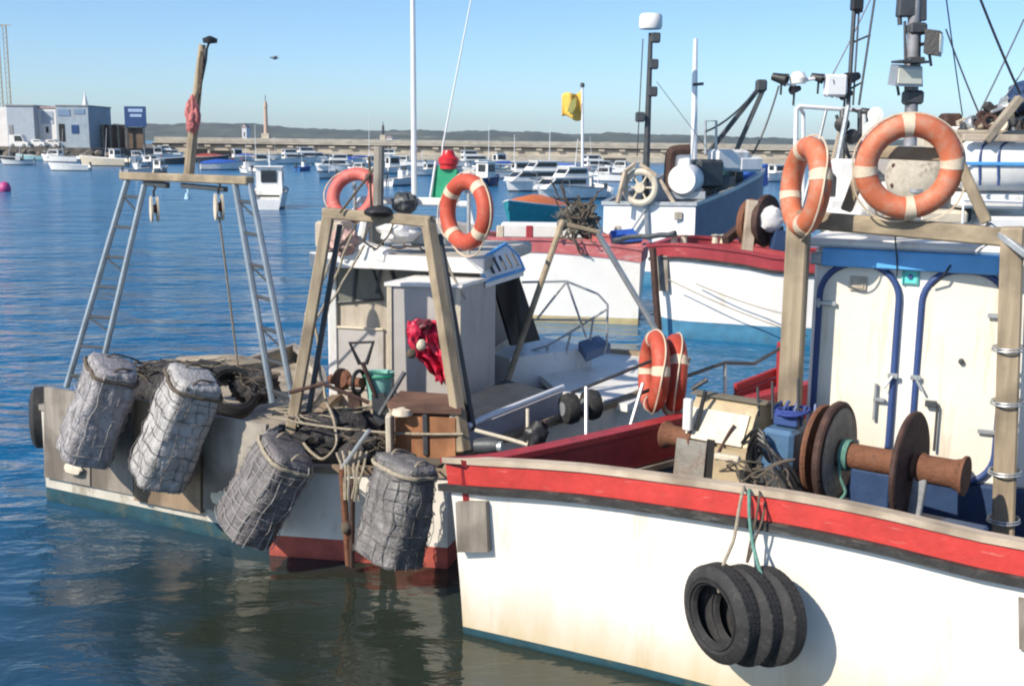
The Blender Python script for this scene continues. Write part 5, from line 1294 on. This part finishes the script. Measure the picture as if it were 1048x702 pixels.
for k, (px, py) in enumerate(((862, 128), (892, 132), (872, 140), (896, 118))):
    MB().lathe([(0, -.05), (.06, -.04), (.07, .04), (0, .06)], at(px, py, Y=10.4), (-.3, -.9, 0), 12).build('work_lamp', (m_black, m_white2)[k % 2], wh)
# ================================================================== SMALL BOATS IN THE HARBOUR
def hz_(px): return 146 + ROLL * (px - 524)
def depth(px, py): return H * F / (py - hz_(px)) * .998
def small_boat(label, px, py, L, head, hullc, boot=m_dblue, top='open', topc=m_white2, beam=None, free=None, mast=0, name='motorboat', cat_='boat', group='small boats moored across the harbour', cover=None):
    o = at(px, py, z=0)
    Bm = beam or L * .36; fr = free or .14 * L
    t = thing(name, label, cat_, (o.x, o.y, 0), group)
    M = Matrix.Translation(o) @ Matrix.Rotation(math.radians(head), 4, 'Z')
    def b(t_): return Bm / 2 * (min(1, .82 + .5 * t_) if t_ < .36 else max(0.0, 1 - ((t_ - .36) / .64) ** 2.2))
    def z(t_): return fr * (1 + .45 * t_ * t_)
    ts = [i / 12 for i in range(13)]
    mb = MB(M); rings = []
    for t_ in ts:
        x = -L / 2 + L * t_; k = b(t_); zz = z(t_); fl = .8 if t_ < .5 else .8 - .5 * (t_ - .5)
        xx = x - (.06 * L * 0 if t_ < 1 else 0)
        rings.append([V((x, k, zz)), V((x - .05 * L * t_ ** 3, k * fl, .12)), V((x - .08 * L * t_ ** 3, k * fl * .9, -.15)), V((x - .08 * L * t_ ** 3, -k * fl * .9, -.15)), V((x - .05 * L * t_ ** 3, -k * fl, .12)), V((x, -k, zz)), V((x, -k * .86, zz)), V((x, -k * .8, zz - fr * .4)), V((x, k * .8, zz - fr * .4)), V((x, k * .86, zz))])
    vs = [p for r in rings for p in r]; n = 10; fs = []; ms = []
    for i in range(12):
        for k in range(n):
            fs.append([i * n + k, i * n + (k + 1) % n, (i + 1) * n + (k + 1) % n, (i + 1) * n + k]); ms.append(1 if k in (1, 2, 3) else 0)
    fs += [list(range(n))[::-1], [12 * n + k for k in range(n)]]; ms += [0, 0]
    mb.add(vs, fs); mb.m = ms
    mb.build('hull', [hullc, boot], t, 40)
    mb = MB(M)
    for s in (1, -1): mb.tube([V((-L / 2 + L * t_, s * b(t_), z(t_) + .01)) for t_ in ts], .028 * max(1, L / 5), 6)
    mb.build('gunwale', m_white2 if hullc is not m_white2 else m_dgrey, t, 60)
    def cab(x0, x1, y, z0, z1, rake, m, win=True):
        mb = MB(M); pr = [(x0, z0), (x1 + rake, z0), (x1, z1), (x0 + .05, z1)]
        mb.prism([V((x, -y, zq)) for x, zq in pr], (0, 2 * y, 0)); c = mb.build('cabin', m, t)
        if win:
            h0, h1 = z0 + (z1 - z0) * .45, z0 + (z1 - z0) * .88; e = .012
            def xr(zq): return x1 + rake * (1 - (zq - z0) / (z1 - z0))
            mb = MB(M)
            mb.prism([V((xr(h0) + e, -y * .85, h0)), V((xr(h0) + e, y * .85, h0)), V((xr(h1) + e, y * .85, h1)), V((xr(h1) + e, -y * .85, h1))], (.015, 0, 0)); mb.build('windscreen', m_glass, c)
            for s in (1, -1):
                mb = MB(M); mb.prism([V((x0 + .12 * (x1 - x0), s * (y + e), h0)), V((xr(h0) - .12, s * (y + e), h0)), V((xr(h1) - .1, s * (y + e), h1)), V((x0 + .12 * (x1 - x0), s * (y + e), h1))], (0, s * .015, 0)); mb.build('side_window', m_glass, c)
            mb = MB(M); mb.box((x0 - e, 0, (h0 + h1) / 2), (.02, y * 1.2, h1 - h0), None, .004); mb.build('aft_window', m_glass, c)
            mb = MB(M); mb.box(((x0 + x1) / 2, 0, z1 + .03), (x1 - x0 + .25, 2 * y + .16, .06), None, .02); mb.build('cabin_roof', m_white2, c)
        return c
    if top == 'cuddy': cab(-.02 * L, .22 * L, Bm * .34, fr * .9, fr * .9 + .17 * L, .1 * L, topc)
    if top == 'wheelhouse': cab(-.14 * L, .12 * L, Bm * .34, fr * .8, fr * .8 + .30 * L, .03 * L, topc)
    if top == 'cruiser':
        cab(-.22 * L, .30 * L, Bm * .38, fr * .95, fr * .95 + .13 * L, .16 * L, topc)
        cab(-.22 * L, .08 * L, Bm * .32, fr * .95 + .13 * L, fr * .95 + .25 * L, .10 * L, topc)
    if top == 'console':
        mb = MB(M); mb.box((-.02 * L, 0, fr + .06 * L), (.14 * L, .3 * Bm, .2 * L), None, .03); c = mb.build('console', topc, t)
        mb = MB(M); mb.box((.06 * L, 0, fr + .19 * L), (.01, .3 * Bm, .08 * L), None, .004); mb.build('windscreen', m_glass, c)
    if top == 'cover':
        mb = MB(M); rr = []
        for t_ in ts[:-1]:
            x = -L / 2 + L * t_; k = b(t_) * .98; zz = z(t_) + .02; hh = .09 * L * math.sin(PI * min(1, t_ + .12)) + .04 * noise.noise(V((t_ * 6, L, px)))
            rr.append([V((x, k, zz)), V((x, k * .5, zz + hh * .7)), V((x, 0, zz + hh)), V((x, -k * .5, zz + hh * .7)), V((x, -k, zz)), V((x, 0, zz - .02))])
        mb.loft(rr); mb.build('boat_cover', cover or m_tarp, t, 60)
    if top in ('open', 'console', 'cuddy', 'cover'):
        mb = MB(M); mb.box((-L / 2 - .12, 0, fr + .2), (.22, .26, .4), None, .06); ob = mb.build('outboard_motor', m_dgrey, t)
        mb = MB(M); mb.bar((-L / 2 - .16, 0, fr), (-L / 2 - .2, 0, -.3), .1, .08); mb.build('motor_leg', m_dgrey, ob)
    if top == 'open':
        for x in (-.2, .08):
            mb = MB(M); mb.box((x * L, 0, fr * .85), (.07 * L, Bm * .84, .04), None, .008); mb.build('thwart', m_palewd, t)
    if mast:
        mb = MB(M); mb.tube([(0, 0, fr * .6), (0, 0, mast)], [.05, .03], 7); mb.build('mast', m_alu, t)
    return t
def boat_fittings(t, a, i):
    """aerials, bow rails and mooring bits: each boat gets its own mix"""
    px, py, L, head, top = a[1], a[2], a[3], a[4], a[6 + 1]
    o = at(px, py, z=0); M = Matrix.Translation(o) @ Matrix.Rotation(math.radians(head), 4, 'Z'); fr = .14 * L; Bm = .36 * L
    if i % 2 == 0 and top != 'cover':
        mb = MB(M); x = -.05 * L; mb.tube([(x, .1, fr), (x - .06 * L, .1, fr + L * (.45 + .25 * ((i * 7) % 5) / 5))], [.035, .02], 6); mb.build('aerial', m_alu, t)
    if top in ('cruiser', 'cuddy') :
        mb = MB(M)
        for s in (1, -1):
            mb.tube([(.12 * L, s * Bm * .46, fr * 1.05 + .09 * L), (.34 * L, s * Bm * .30, fr * 1.2 + .09 * L), (.47 * L, 0, fr * 1.4 + .08 * L)], .022, 5)
            for x, y, z in ((.12, .46, 1.0), (.34, .30, 1.15)): mb.tube([(x * L, s * Bm * y, fr * z), (x * L, s * Bm * y, fr * z + .1 * L)], .02, 5)
        mb.build('bow_rail', m_galv, t)
    if i % 3 == 0:
        for k in range(2):
            mb = MB(M); mb.lathe([(0, -.22), (.08, -.18), (.1, 0), (.08, .18), (0, .22)], ((-.2 + .3 * k) * L, -Bm * .5 - .08, fr * .75), (0, 0, 1), 10); mb.build('side_fender', (m_wallwhite, m_dgrey, m_orange2)[(i // 3) % 3], t)
    if i % 4 == 1 and top in ('open', 'console', 'cuddy'):
        mb = MB(M); mb.blob((-.3 * L, 0, fr * 1.1), (.12 * L, .22 * Bm, .05 * L), i, .4, sub=2); mb.build('stowed_cover', (m_tarp, m_drope, m_greybox)[i % 3], t)
W2, HW = m_white2, m_hullwhite
m_pteal = mat('pale_teal_hull', (.3, .5, .52), .5); m_blueh = mat('bright_blue_hull', (.03, .16, .42), .45); m_redh = mat('rust_red_hull', (.3, .06, .04), .5)
SB = [
 ('low dark open boat moored below the pale blue shed, at the left edge', 8, 165, 4.5, 185, m_dgrey, m_black, 'open', W2),
 ('pale teal open boat moored below the white van', 31, 164, 5, 175, m_pteal, m_dblue, 'open', W2),
 ('white cuddy boat moored below the dark doorway of the blue shed', 62, 166, 6.5, 170, W2, m_dgrey, 'cuddy', W2),
 ('small white boat with a dark green waterline lying nearest the left quay', 71, 175, 4.6, 185, HW, m_tealboot, 'open', W2),
 ('long cream boat moored below the brown fence', 106, 170, 7, 172, m_cream, m_black, 'open', W2),
 ('white cabin boat moored under the blue sign, bow to the right', 136, 166, 6, 10, W2, m_black, 'cuddy', W2),
 ('white boat with low wheelhouse moored right of the blue sign', 162, 163, 5.5, 15, W2, m_dgrey, 'wheelhouse', W2),
 ('dark hulled open boat moored left of the signal pole', 178, 168, 6, 20, m_dgrey, m_black, 'open', W2),
 ('little white console boat behind the left end of the gantry beam', 142, 179, 4, 60, W2, m_dgrey, 'console', W2),
 ('small cream wheelhouse boat just behind the gantry beam', 163, 177, 3.6, 75, m_cream, m_dgrey, 'wheelhouse', W2),
 ('rust red boat moored right behind the signal pole', 205, 161, 7, 5, m_redh, m_black, 'open', W2),
 ('white boat under a bright blue cover, right of the signal pole', 228, 174, 5.5, 20, W2, m_dblue, 'cover', W2),
 ('white open boat left of the tall white cabin boat', 252, 178, 4.4, 120, W2, m_dgrey, 'console', W2),
 ('white motorboat moored straight ahead of the tall white cabin boat', 298, 168, 6, 30, W2, m_dgrey, 'cruiser', W2),
 ('bright blue small boat on the open water left of the pinkish lifebuoy', 311, 175, 3.6, 70, m_blueh, m_dblue, 'console', W2),
 ('white motorboat moored before the left dark arch of the mole', 345, 176, 5.5, 200, W2, m_dblue, 'cruiser', W2),
 ('white open boat showing its bow left of the pinkish lifebuoy', 335, 183, 3.6, 250, W2, m_dblue, 'open', W2),
 ('white cuddy boat showing above the pinkish lifebuoy', 372, 178, 4.2, 160, W2, m_dgrey, 'cuddy', W2),
 ('white wheelhouse boat just right of the wooden stern post', 402, 178, 5, 30, W2, m_dblue, 'wheelhouse', W2),
 ('white console boat behind the cabin roof, left of the white pole', 412, 190, 4.4, 60, W2, m_dblue, 'console', W2),
 ('white boat just right of the tall white pole', 436, 180, 4.6, 20, W2, m_dblue, 'cuddy', W2),
 ('navy hulled boat with white cabin above the red orange lifebuoy', 497, 190, 5.0, 60, m_navy, m_black, 'wheelhouse', W2),
 ('white console boat between the red lamp and the navy hull', 479, 178, 4.2, 30, W2, m_dblue, 'console', W2),
 ('big white motorboat with a dark flybridge window, left of the flag mast', 552, 196, 6.2, 205, W2, m_dgrey, 'cruiser', W2),
 ('big white motorboat directly left of the flag mast, nearer than its neighbour', 582, 204, 5.6, 215, W2, m_dgrey, 'cruiser', W2),
 ('white motorboat in the gap right of the flag mast', 624, 186, 5, 160, W2, m_dblue, 'cuddy', W2),
 ('white open boat between the flag mast and the cream net reel', 612, 200, 4.2, 100, HW, m_blueh, 'open', W2),
 ('white cuddy boat low behind the edge on lifebuoy', 790, 186, 6, 20, W2, m_dgrey, 'cuddy', W2),
 ('white open boat with a dark motor at the far left below the grey white block', 18, 169, 4.2, 200, W2, m_dgrey, 'console', W2),
 ('white boat with upright cabin moored left of the blue sign, below the fence', 118, 166, 5, 60, W2, m_dgrey, 'wheelhouse', W2),
 ('white cuddy boat end on below the right edge of the blue sign', 151, 171, 5, 75, W2, m_dblue, 'cuddy', W2),
 ('white motorboat just left of the red cloth pole, close under the mole', 170, 163, 6.5, 15, W2, m_dgrey, 'cruiser', W2),
 ('dark red covered boat close to the mole right of the signal pole', 216, 166, 6, 10, m_dgrey, m_black, 'cover', W2, None, None, 0, 'motorboat', 'boat', 'small boats moored across the harbour', m_redh),
 ('small white wheelhouse boat close under the mole left of the tall cabin boat', 243, 166, 5.4, 30, W2, m_dblue, 'wheelhouse', W2),
 ('white open boat close under the mole above the tall cabin boat', 284, 163, 6, 15, W2, m_dgrey, 'open', W2),
 ('white cruiser moored left of the left dark arch of the mole', 315, 168, 7, 25, W2, m_dgrey, 'cruiser', W2),
 ('white boat with blue cover under the left dark arch of the mole', 355, 169, 5.5, 30, W2, m_dblue, 'cover', W2),
 ('white cruiser close under the mole right of the wooden stern post', 395, 169, 6.5, 190, W2, m_dblue, 'cruiser', W2),
 ('white cuddy boat moored close under the mole left of the white pole', 417, 171, 5.5, 170, W2, m_dgrey, 'cuddy', W2),
 ('white cruiser close under the mole right of the red lamp', 482, 171, 6.5, 20, W2, m_dgrey, 'cruiser', W2),
 ('white wheelhouse boat close under the mole above the navy hulled boat', 511, 174, 5.5, 30, W2, m_dblue, 'wheelhouse', W2),
 ('pale teal boat close under the mole left of the flybridge motorboat', 532, 178, 5, 20, m_pteal, m_dblue, 'cuddy', W2),
 ('white cruiser close under the mole between the flag mast and the right arch', 608, 177, 6, 20, W2, m_dgrey, 'cruiser', W2),
 ('white cuddy boat under the right dark arch of the mole', 640, 178, 5.5, 165, W2, m_dblue, 'cuddy', W2),
]
for i_, a in enumerate(SB):
    t_ = small_boat(*a)
    boat_fittings(t_, a, i_)
small_boat('tall white cabin boat seen from astern on the open blue water', 277, 212, 5.2, 97, W2, m_black, 'wheelhouse', W2, beam=2.15, free=.9, mast=3.2, name='cabin_boat')
small_boat('teal wooden boat with an orange tarpaulin, bow towards the viewer', 543, 234, 5.4, 248, m_teal, m_dblue, 'cover', W2, beam=2.4, free=.95, cover=m_otarp, name='rowing_boat')
# sailing masts across the harbour, flag mast
fm_b = at(596, 202, z=0); FY = fm_b.y
fmst = small_boat('white boat carrying the white mast with a yellow flag, middle of the harbour', 596, 202, 5.2, 80, W2, m_dblue, 'cuddy', W2, name='flag_boat')
MB().tube([V((fm_b.x, fm_b.y, .4)), at(596, 86, Y=FY)], [.12, .08], 8).build('mast', m_alu, fmst)
MB().lathe([(0, 0), (.17, .05), (.15, .3), (0, .36)], at(596, 90, Y=FY), (0, 0, 1), 10).build('mast_head', m_dgrey, fmst)
mb = MB(); rows_ = []
for j in range(9):
    r = []
    for i in range(13):
        q = i / 12; v = j / 8
        r.append(at(595 - 20 * q, 93 + 5 * q + (30 - 8 * q) * v + 2 * math.sin(q * 6), Y=FY + .3 * math.sin(q * 8 + v)))
    rows_.append(r)
mb.loft(rows_, closed=False, caps=False); fo = mb.build('flag', m_yellow, fmst, 60); md = fo.modifiers.new('thickness', 'SOLIDIFY'); md.thickness = .02
mb = MB(); pts = [at(590 - 6 * q, 100 + 16 * v, Y=FY - .4) for q, v in ((0, 0), (1, .2), (1.6, .9), (.7, 1), (.1, .6))]; mb.prism(pts, (0, .03, 0)); mb.build('flag_emblem', mat('olive_print', (.35, .33, .1), .8), fo)
for lab, px, yb, yt, hd in (
 ('white sailing boat with a thin bare mast, above the navy hulled boat', 526, 183, 138, 20),
 ('white sailing boat with a thin bare mast, behind the flybridge motorboat', 562, 186, 130, 160),
 ('white sailing boat with a thin bare mast, left of the wooden stern post', 378, 173, 118, 30),
 ('white sailing boat with a thin bare mast, right of the green light screen', 500, 180, 128, 200),
 ('white sailing boat with a short thin mast, left of the tall cabin boat', 262, 171, 128, 15)):
    b_ = at(px, yb, z=0)
    sbt = small_boat(lab, px, yb, 6.5, hd, W2, m_dblue, 'cuddy', W2, mast=at(px, yt, Y=b_.y).z, name='sailing_boat', group='sailing boats across the harbour', beam=2.0, free=.75)
    M = Matrix.Translation(b_) @ Matrix.Rotation(math.radians(hd), 4, 'Z')
    mb = MB(M); mb.tube([(0, 0, 1.5), (-2.6, 0, 1.6)], .06, 6); mb.build('boom', m_alu, sbt)
    mb = MB(M); mb.blob((-1.3, 0, 1.72), (1.3, .1, .13), px, .25, sub=2); mb.build('furled_sail', m_tarp if px % 4 else m_wallwhite, sbt)
# ================================================================== FAR SHORE
def gnd(px, z, Y): return at(px, 150, Y=Y)
# land at the left, mole running right
mb = MB()
sh = [(-170, 207), (-90, 207), (-66, 210), (-60, 222), (-64, 300), (-80, 420), (-300, 430), (-300, 207)]
mb.prism([V((x - 12, y, -1)) for x, y in sh], (0, 0, 2.9)); o = mb.build('quay_ground', m_rock, None, 0); structure(o)
# rocks along its foot
mb = MB()
for k in range(130):
    x = rnd.uniform(-125, -73); y = 207 + rnd.uniform(-3.2, 1) + max(0, (x + 82) * .3 if x > -82 else 0)
    s_ = rnd.uniform(.5, 1.3); mb.blob((x, y, rnd.uniform(0, 1.4)), (s_, s_ * .8, s_ * .6), k, .5, sub=1)
o = mb.build('shore_rocks', m_rock, None, 0); structure(o, 'stuff')
def wbox(px0, px1, ytop, Y, dep, zb, label, name, m, cat_='building', group=None):
    a_ = at(px0, ytop, Y=Y); b_ = at(px1, ytop, Y=Y); zt = (a_.z + b_.z) / 2
    t = thing(name, label, cat_, ((a_.x + b_.x) / 2, Y + dep / 2, zb), group)
    MB().box(((a_.x + b_.x) / 2, Y + dep / 2, (zb + zt) / 2), (b_.x - a_.x, dep, zt - zb), None, .05).build('wall', m, t)
    return t, a_.x, b_.x, zt
def opening(t, px0, px1, y0, y1, Y, m, name='window'):
    a_ = at(px0, y0, Y=Y); b_ = at(px1, y1, Y=Y)
    MB().box(((a_.x + b_.x) / 2, Y - .02, (a_.z + b_.z) / 2), (b_.x - a_.x, .16, a_.z - b_.z), None, .02).build(name, m, t)
G2 = 1.9
t, xa, xb, zt = wbox(-14, 8, 110, 228, 12, G2, 'grey white block at the far left edge of the shore', 'quay_building', m_wallwhite)
t, xa, xb, zt = wbox(6, 34, 109, 222, 14, G2, 'pale blue grey shed with the white van parked before it', 'quay_building', m_wallblue)
MB().box(((xa + xb) / 2, 222 + 7, zt + .15), (xb - xa + .4, 14.4, .3), None, .05).build('roof', m_blindgrey, t); opening(t, 9, 14, 128, 142, 222, m_blindgrey, 'shutter')
t, xa, xb, zt = wbox(35, 57, 111, 224, 12, G2, 'white house with a small dark window between the two blue grey sheds', 'quay_building', m_wallwhite)
MB().box(((xa + xb) / 2, 230, zt + .15), (xb - xa + .3, 12.4, .3), None, .05).build('roof', mat('pale_pink_tile', (.45, .32, .28), .9), t)
opening(t, 36, 39, 117, 123, 224, m_dark); opening(t, 47, 50, 130, 136, 224, m_dark, 'door'); opening(t, 42, 55, 114, 127, 224, m_wallblue, 'shaded_panel')
t, xa, xb, zt = wbox(57, 90, 109, 216, 12, G2, 'square blue grey kiosk with a dark doorway, right of the white house', 'quay_building', mat('kiosk_blue_render', (.3, .36, .41), .8, var=.15, vs=.6, dirt=(.16, .17, .18), da=.6, ds=(.5, .5, .3)))
MB().box(((xa + xb) / 2, 222, zt + .12), (xb - xa + .3, 12.3, .24), None, .04).build('roof', m_blindgrey, t)
opening(t, 60, 67, 127, 145, 216, m_dark, 'door'); opening(t, 73, 81, 128, 137, 216, m_signblue); opening(t, 59, 72, 112, 119, 216, mat('blue_shop_board', (.16, .24, .36), .6), 'sign_board'); opening(t, 76, 87, 112, 117, 216, mat('blue_shop_board', (.16, .24, .36), .6), 'sign_board')
sp0 = at(83, 98, Y=226)
tag(MB().lathe([(0, 0), (.85, 0), (.7, .8), (.35, 2.4), (.0, 4.2)], (sp0.x, 228, at(83, 112, Y=228).z - .6), (0, 0, 1), 10).build('beacon_cone', m_wallwhite, None), 'white pointed cone rising behind the blue grey kiosk', 'beacon')
t, xa, xb, zt = wbox(91, 127, 128, 222, .4, G2, 'brown board fence between the kiosk and the blue sign', 'board_fence', m_brownwall, 'fence')
for k in range(9):
    MB().box((xa + (xb - xa) * (k + .5) / 9, 221.9, (G2 + zt) / 2), (.3, .3, zt - G2 + .2), None, .04).build('fence_post', m_palewd if k % 2 else m_drust, t)
# sign on posts
t = thing('sign', 'dark blue hoarding on posts standing on the left quay', 'sign', (at(138, 130, Y=214).x, 214, G2))
a_, b_ = at(127, 109, Y=214), at(150, 130, Y=214)
pn = MB().box(((a_.x + b_.x) / 2, 214, (a_.z + b_.z) / 2), (b_.x - a_.x, .25, a_.z - b_.z), None, .03).build('panel', m_signblue, t)
for k, (y0, y1, x0, x1) in enumerate(((111.5, 115, 131, 146), (117, 120, 133, 145))):
    p, q = at(x0, y0, Y=213.85), at(x1, y1, Y=213.85)
    MB().box(((p.x + q.x) / 2, 213.84, (p.z + q.z) / 2), (q.x - p.x, .04, p.z - q.z), None, .005).build('faded_print', m_signmark, pn)
for x in (130, 147):
    p = at(x, 129, Y=214.2); MB().bar((p.x, 214.2, G2 - .2), (p.x, 214.2, p.z + 1), .3, .3).build('post', m_dgrey, t)
t, xa, xb, zt = wbox(128, 146, 131, 215, 1, G2, 'brown boarded stall under the blue sign', 'stall', m_brownwall, 'stall')
MB().box(((xa + xb) / 2, 215, zt), (xb - xa + .4, 1.6, .15), None, .03).build('roof', m_dgrey, t)
# parked vehicles
def vehicle(label, name, cat_, px0, px1, yt, yb, Y, paint, van=True):
    a_, b_ = at(px0, yt, Y=Y), at(px1, yb, Y=Y); Lx = b_.x - a_.x; z0 = G2; h = min(2.3 if van else 1.5, a_.z - z0) if a_.z - z0 > .8 else 1.5
    t = thing(name, label, cat_, ((a_.x + b_.x) / 2, Y, z0), 'vehicles parked on the quay')
    x0, x1 = a_.x, b_.x
    pr = [(x0, .3), (x1, .3), (x1, .95), (x1 - .18 * Lx, 1.05), (x1 - .32 * Lx, h), (x0 + .02 * Lx if van else x0 + .2 * Lx, h), (x0, 1.05)]
    MB().prism([(x, Y, z0 + z) for x, z in pr], (0, 1.75, 0)).build('body', paint, t)
    MB().prism([(x0 + .3 * Lx, Y - .02, z0 + 1.12), (x1 - .24 * Lx, Y - .02, z0 + 1.12), (x1 - .34 * Lx, Y - .02, z0 + h - .18), (x0 + .3 * Lx, Y - .02, z0 + h - .18)], (0, .04, 0)).build('side_window', m_glass, t)
    for k in (.2, .8):
        w_ = MB().lathe([(0, -.1), (.28, -.1), (.33, -.06), (.33, .1), (0, .1)], (x0 + k * Lx, Y + .06, z0 + .33), (0, -1, 0), 16).build('wheel', m_rubber, t)
        MB().lathe([(0, 0), (.17, 0), (.15, .02), (0, .03)], (x0 + k * Lx, Y - .05, z0 + .33), (0, -1, 0), 12).build('rim', m_galv, w_)
    return t
vehicle('white van parked before the pale blue grey shed', 'parked_van', 'van', 8, 28, 129, 144, 212, m_white2)
vehicle('white car parked before the white house, left one', 'parked_car', 'car', 29, 45, 134, 146, 213, m_white2, False)
vehicle('white car parked beside the dark doorway of the kiosk', 'parked_car', 'car', 44, 60, 135, 146, 215, m_wallwhite, False)
# crane mast far left
for lab, px, yt in (('thin pale crane mast rising at the left edge of the sky, left of its pair', 3, 27), ('thin pale crane mast rising at the left edge of the sky, right of its pair', 11, 26)):
    b_ = at(px, 130, Y=300); mb = MB()
    zt = at(px, yt, Y=300).z
    for dx, dy in ((-.5, 0), (.5, 0), (0, .8)):
        mb.tube([(b_.x + dx, 300 + dy, 1.5), (b_.x + dx, 300 + dy, zt)], .09, 5)
    for k in range(24):
        z0_ = 2 + (zt - 2) * k / 24; z1_ = 2 + (zt - 2) * (k + 1) / 24
        mb.bar((b_.x - .5, 300, z0_), (b_.x + .5, 300, z1_), .08)
    mb.bar((b_.x - 1.2, 300, zt), (b_.x + 1.6, 300, zt), .2)
    tag(mb.build('crane_mast', m_palewd, None), lab, 'crane', 'crane masts on the left shore')
# the mole: long low stone wall with arches
mole = thing('stone_mole', 'long low stone mole with dark openings closing the harbour', 'breakwater', (60, 246, 0))
X0, X1, MY = -78, 330, 246
MB().box(((X0 + X1) / 2, MY + 7, 1.2), (X1 - X0, 14, 4.0), None, .1).build('wall', m_stone, mole)
MB().box(((X0 + X1) / 2, MY + 4, 3.7), (X1 - X0, 6, .9), None, .08).build('parapet', mat('pale_mole_parapet', (.4, .37, .31), .9, var=.2, vs=.5, dirt=(.2, .18, .14), da=.6, ds=(.6, .6, 2), dth=.5), mole)
MB().box(((X0 + X1) / 2, MY - .25, 2.75), (X1 - X0, .6, .35), None, .04).build('string_course', m_dark, mole)
MB().box(((X0 + X1) / 2, MY - 1.2, .55), (X1 - X0, 2.5, 1.5), None, .1).build('ledge', mat('pale_mole_ledge', (.47, .41, .32), .9, var=.2, vs=.4, dirt=(.22, .18, .12), da=.7, ds=(.5, .5, 2), dth=.5), mole)
for k in range(90):
    x = X0 + 3 + (X1 - X0 - 6) * k / 90
    MB().box((x, MY - .35, 2.4), (1.3, .5, .4), None, .05).build('corbel', m_stone, mole) if k < 60 else None
for px0, px1, y0, y1 in ((330, 361, 158, 168), (618, 640, 163, 173), (482, 492, 161, 168), (215, 240, 154, 160), (196, 212, 152, 161)):
    a_, b_ = at(px0, y0, Y=MY - 2.4), at(px1, y1, Y=MY - 2.4)
    MB().box(((a_.x + b_.x) / 2, MY - 2.2, max(.35, (a_.z + b_.z) / 2)), (b_.x - a_.x, .8, min(2.2, a_.z - max(-.3, b_.z))), None, .05).build('dark_opening', m_dark, mole)
# buildings and tower on the skyline
def sky_thing(label, name, cat_, px, yt, yb, w_px, Y, m, kind='box'):
    p, q = at(px - w_px / 2, yt, Y=Y), at(px + w_px / 2, yb, Y=Y); cx_ = (p.x + q.x) / 2; zt, zb = p.z, min(q.z, 3.0)
    t = thing(name, label, cat_, (cx_, Y, zb))
    if kind == 'tower':
        MB().lathe([(0, 0), ((q.x - p.x) * .62, 0), ((q.x - p.x) * .42, (zt - zb) * .85), ((q.x - p.x) * .55, (zt - zb) * .86), ((q.x - p.x) * .3, zt - zb), (0, zt - zb)], (cx_, Y, zb), (0, 0, 1), 14).build('shaft', m, t)
        MB().box((cx_, Y, zb + 1), ((q.x - p.x) * 2, (q.x - p.x) * 2, 2.4), None, .1).build('base', m_stone, t)
        MB().tube([(cx_, Y, zt), (cx_, Y, zt + (zt - zb) * .15)], .08, 6).build('lamp_rod', m_dgrey, t)
    else:
        MB().box((cx_, Y, (zb + zt) / 2), (q.x - p.x, 10, zt - zb), None, .1).build('wall', m, t)
        MB().prism([(p.x - .3, Y - 5.3, zt), (q.x + .3, Y - 5.3, zt), (cx_, Y - 5.3, zt + (zt - zb) * .3)], (0, 10.6, 0)).build('roof', mat('pale_pink_tile', (.45, .32, .28), .9), t)
        MB().box((cx_, Y - 5.02, (zb + zt) / 2), ((q.x - p.x) * .25, .1, (zt - zb) * .35), None, .02).build('window', m_dark, t)
    return t
sky_thing('pale pinkish harbour tower standing on the mole behind the tall cabin boat', 'harbour_tower', 'tower', 272, 104, 142, 5, 252, mat('pink_tower_render', (.5, .36, .28), .8), 'tower')
sky_thing('thin dark beacon on the mole right of the wooden stern post', 'harbour_beacon', 'beacon', 392, 128, 142, 3, 252, m_dgrey, 'tower')
sky_thing('small white house on the far shore above the big motorboats', 'far_house', 'building', 509, 145.5, 150, 7, 600, m_wallwhite)
sky_thing('long white house on the far shore just behind the flag mast', 'far_house', 'building', 592, 146, 152, 17, 600, m_wallwhite)
sky_thing('low white house on the far shore right of the dark beacon', 'far_house', 'building', 398, 141, 147, 9, 600, m_wallwhite)
sky_thing('tiny white house on the far shore right of the signal pole', 'far_house', 'building', 252, 131, 140, 5, 700, m_wallwhite)
# buoy and gull
bc = at(5, 196, z=0)
t = thing('mooring_buoy', 'small magenta mooring buoy floating at the left edge', 'buoy', (bc.x, bc.y, 0))
MB().lathe([(0, -.25), (.3, -.2), (.42, .1), (.42, .3), (.28, .58), (.08, .68), (0, .68)], bc, (0, 0, 1), 20).build('float', m_pinkbuoy2, t, 60)
MB().torus(bc + V((0, 0, .72)), (0, 1, 0), .06, .015, 14, 6).build('lifting_ring', m_galv, t)
gc = at(281, 60, Y=60)
g = thing('gull', 'tiny gull in flight high over the harbour', 'bird', gc)
mb = MB(); M = Matrix.Translation(gc) @ Matrix.Rotation(.6, 4, 'Z'); mb.M = M
rings = []
for x, r, zz in ((-.2, .012, 0), (-.14, .03, 0), (-.05, .055, -.005), (.05, .06, -.005), (.13, .04, .01), (.17, .033, .02), (.2, .025, .022), (.235, .008, .015)):
    rings.append([V((x, r * math.cos(a), zz + r * math.sin(a))) for a in [k * 2 * PI / 10 for k in range(10)]])
mb.loft(rings)
for s in (1, -1):
    w_ = []
    for y, zz, x0, x1 in ((.03, .02, .07, -.06), (.2, .10, .09, -.05), (.36, .09, .05, -.05), (.55, .04, -.03, -.06)):
        w_.append([V((x0, s * y, zz + .004)), V(((x0 + x1) / 2, s * y, zz + .012)), V((x1, s * y, zz)), V(((x0 + x1) / 2, s * y, zz - .006))])
    mb.loft(w_)
mb.loft([[V((-.18, -.015, 0)), V((-.18, .015, 0)), V((-.18, .015, .01)), V((-.18, -.015, .01))], [V((-.3, -.06, 0)), V((-.3, .06, 0)), V((-.3, .06, .006)), V((-.3, -.06, .006))]])
mb.build('body', mat('gull_grey', (.2, .2, .21), .8), g, 60)
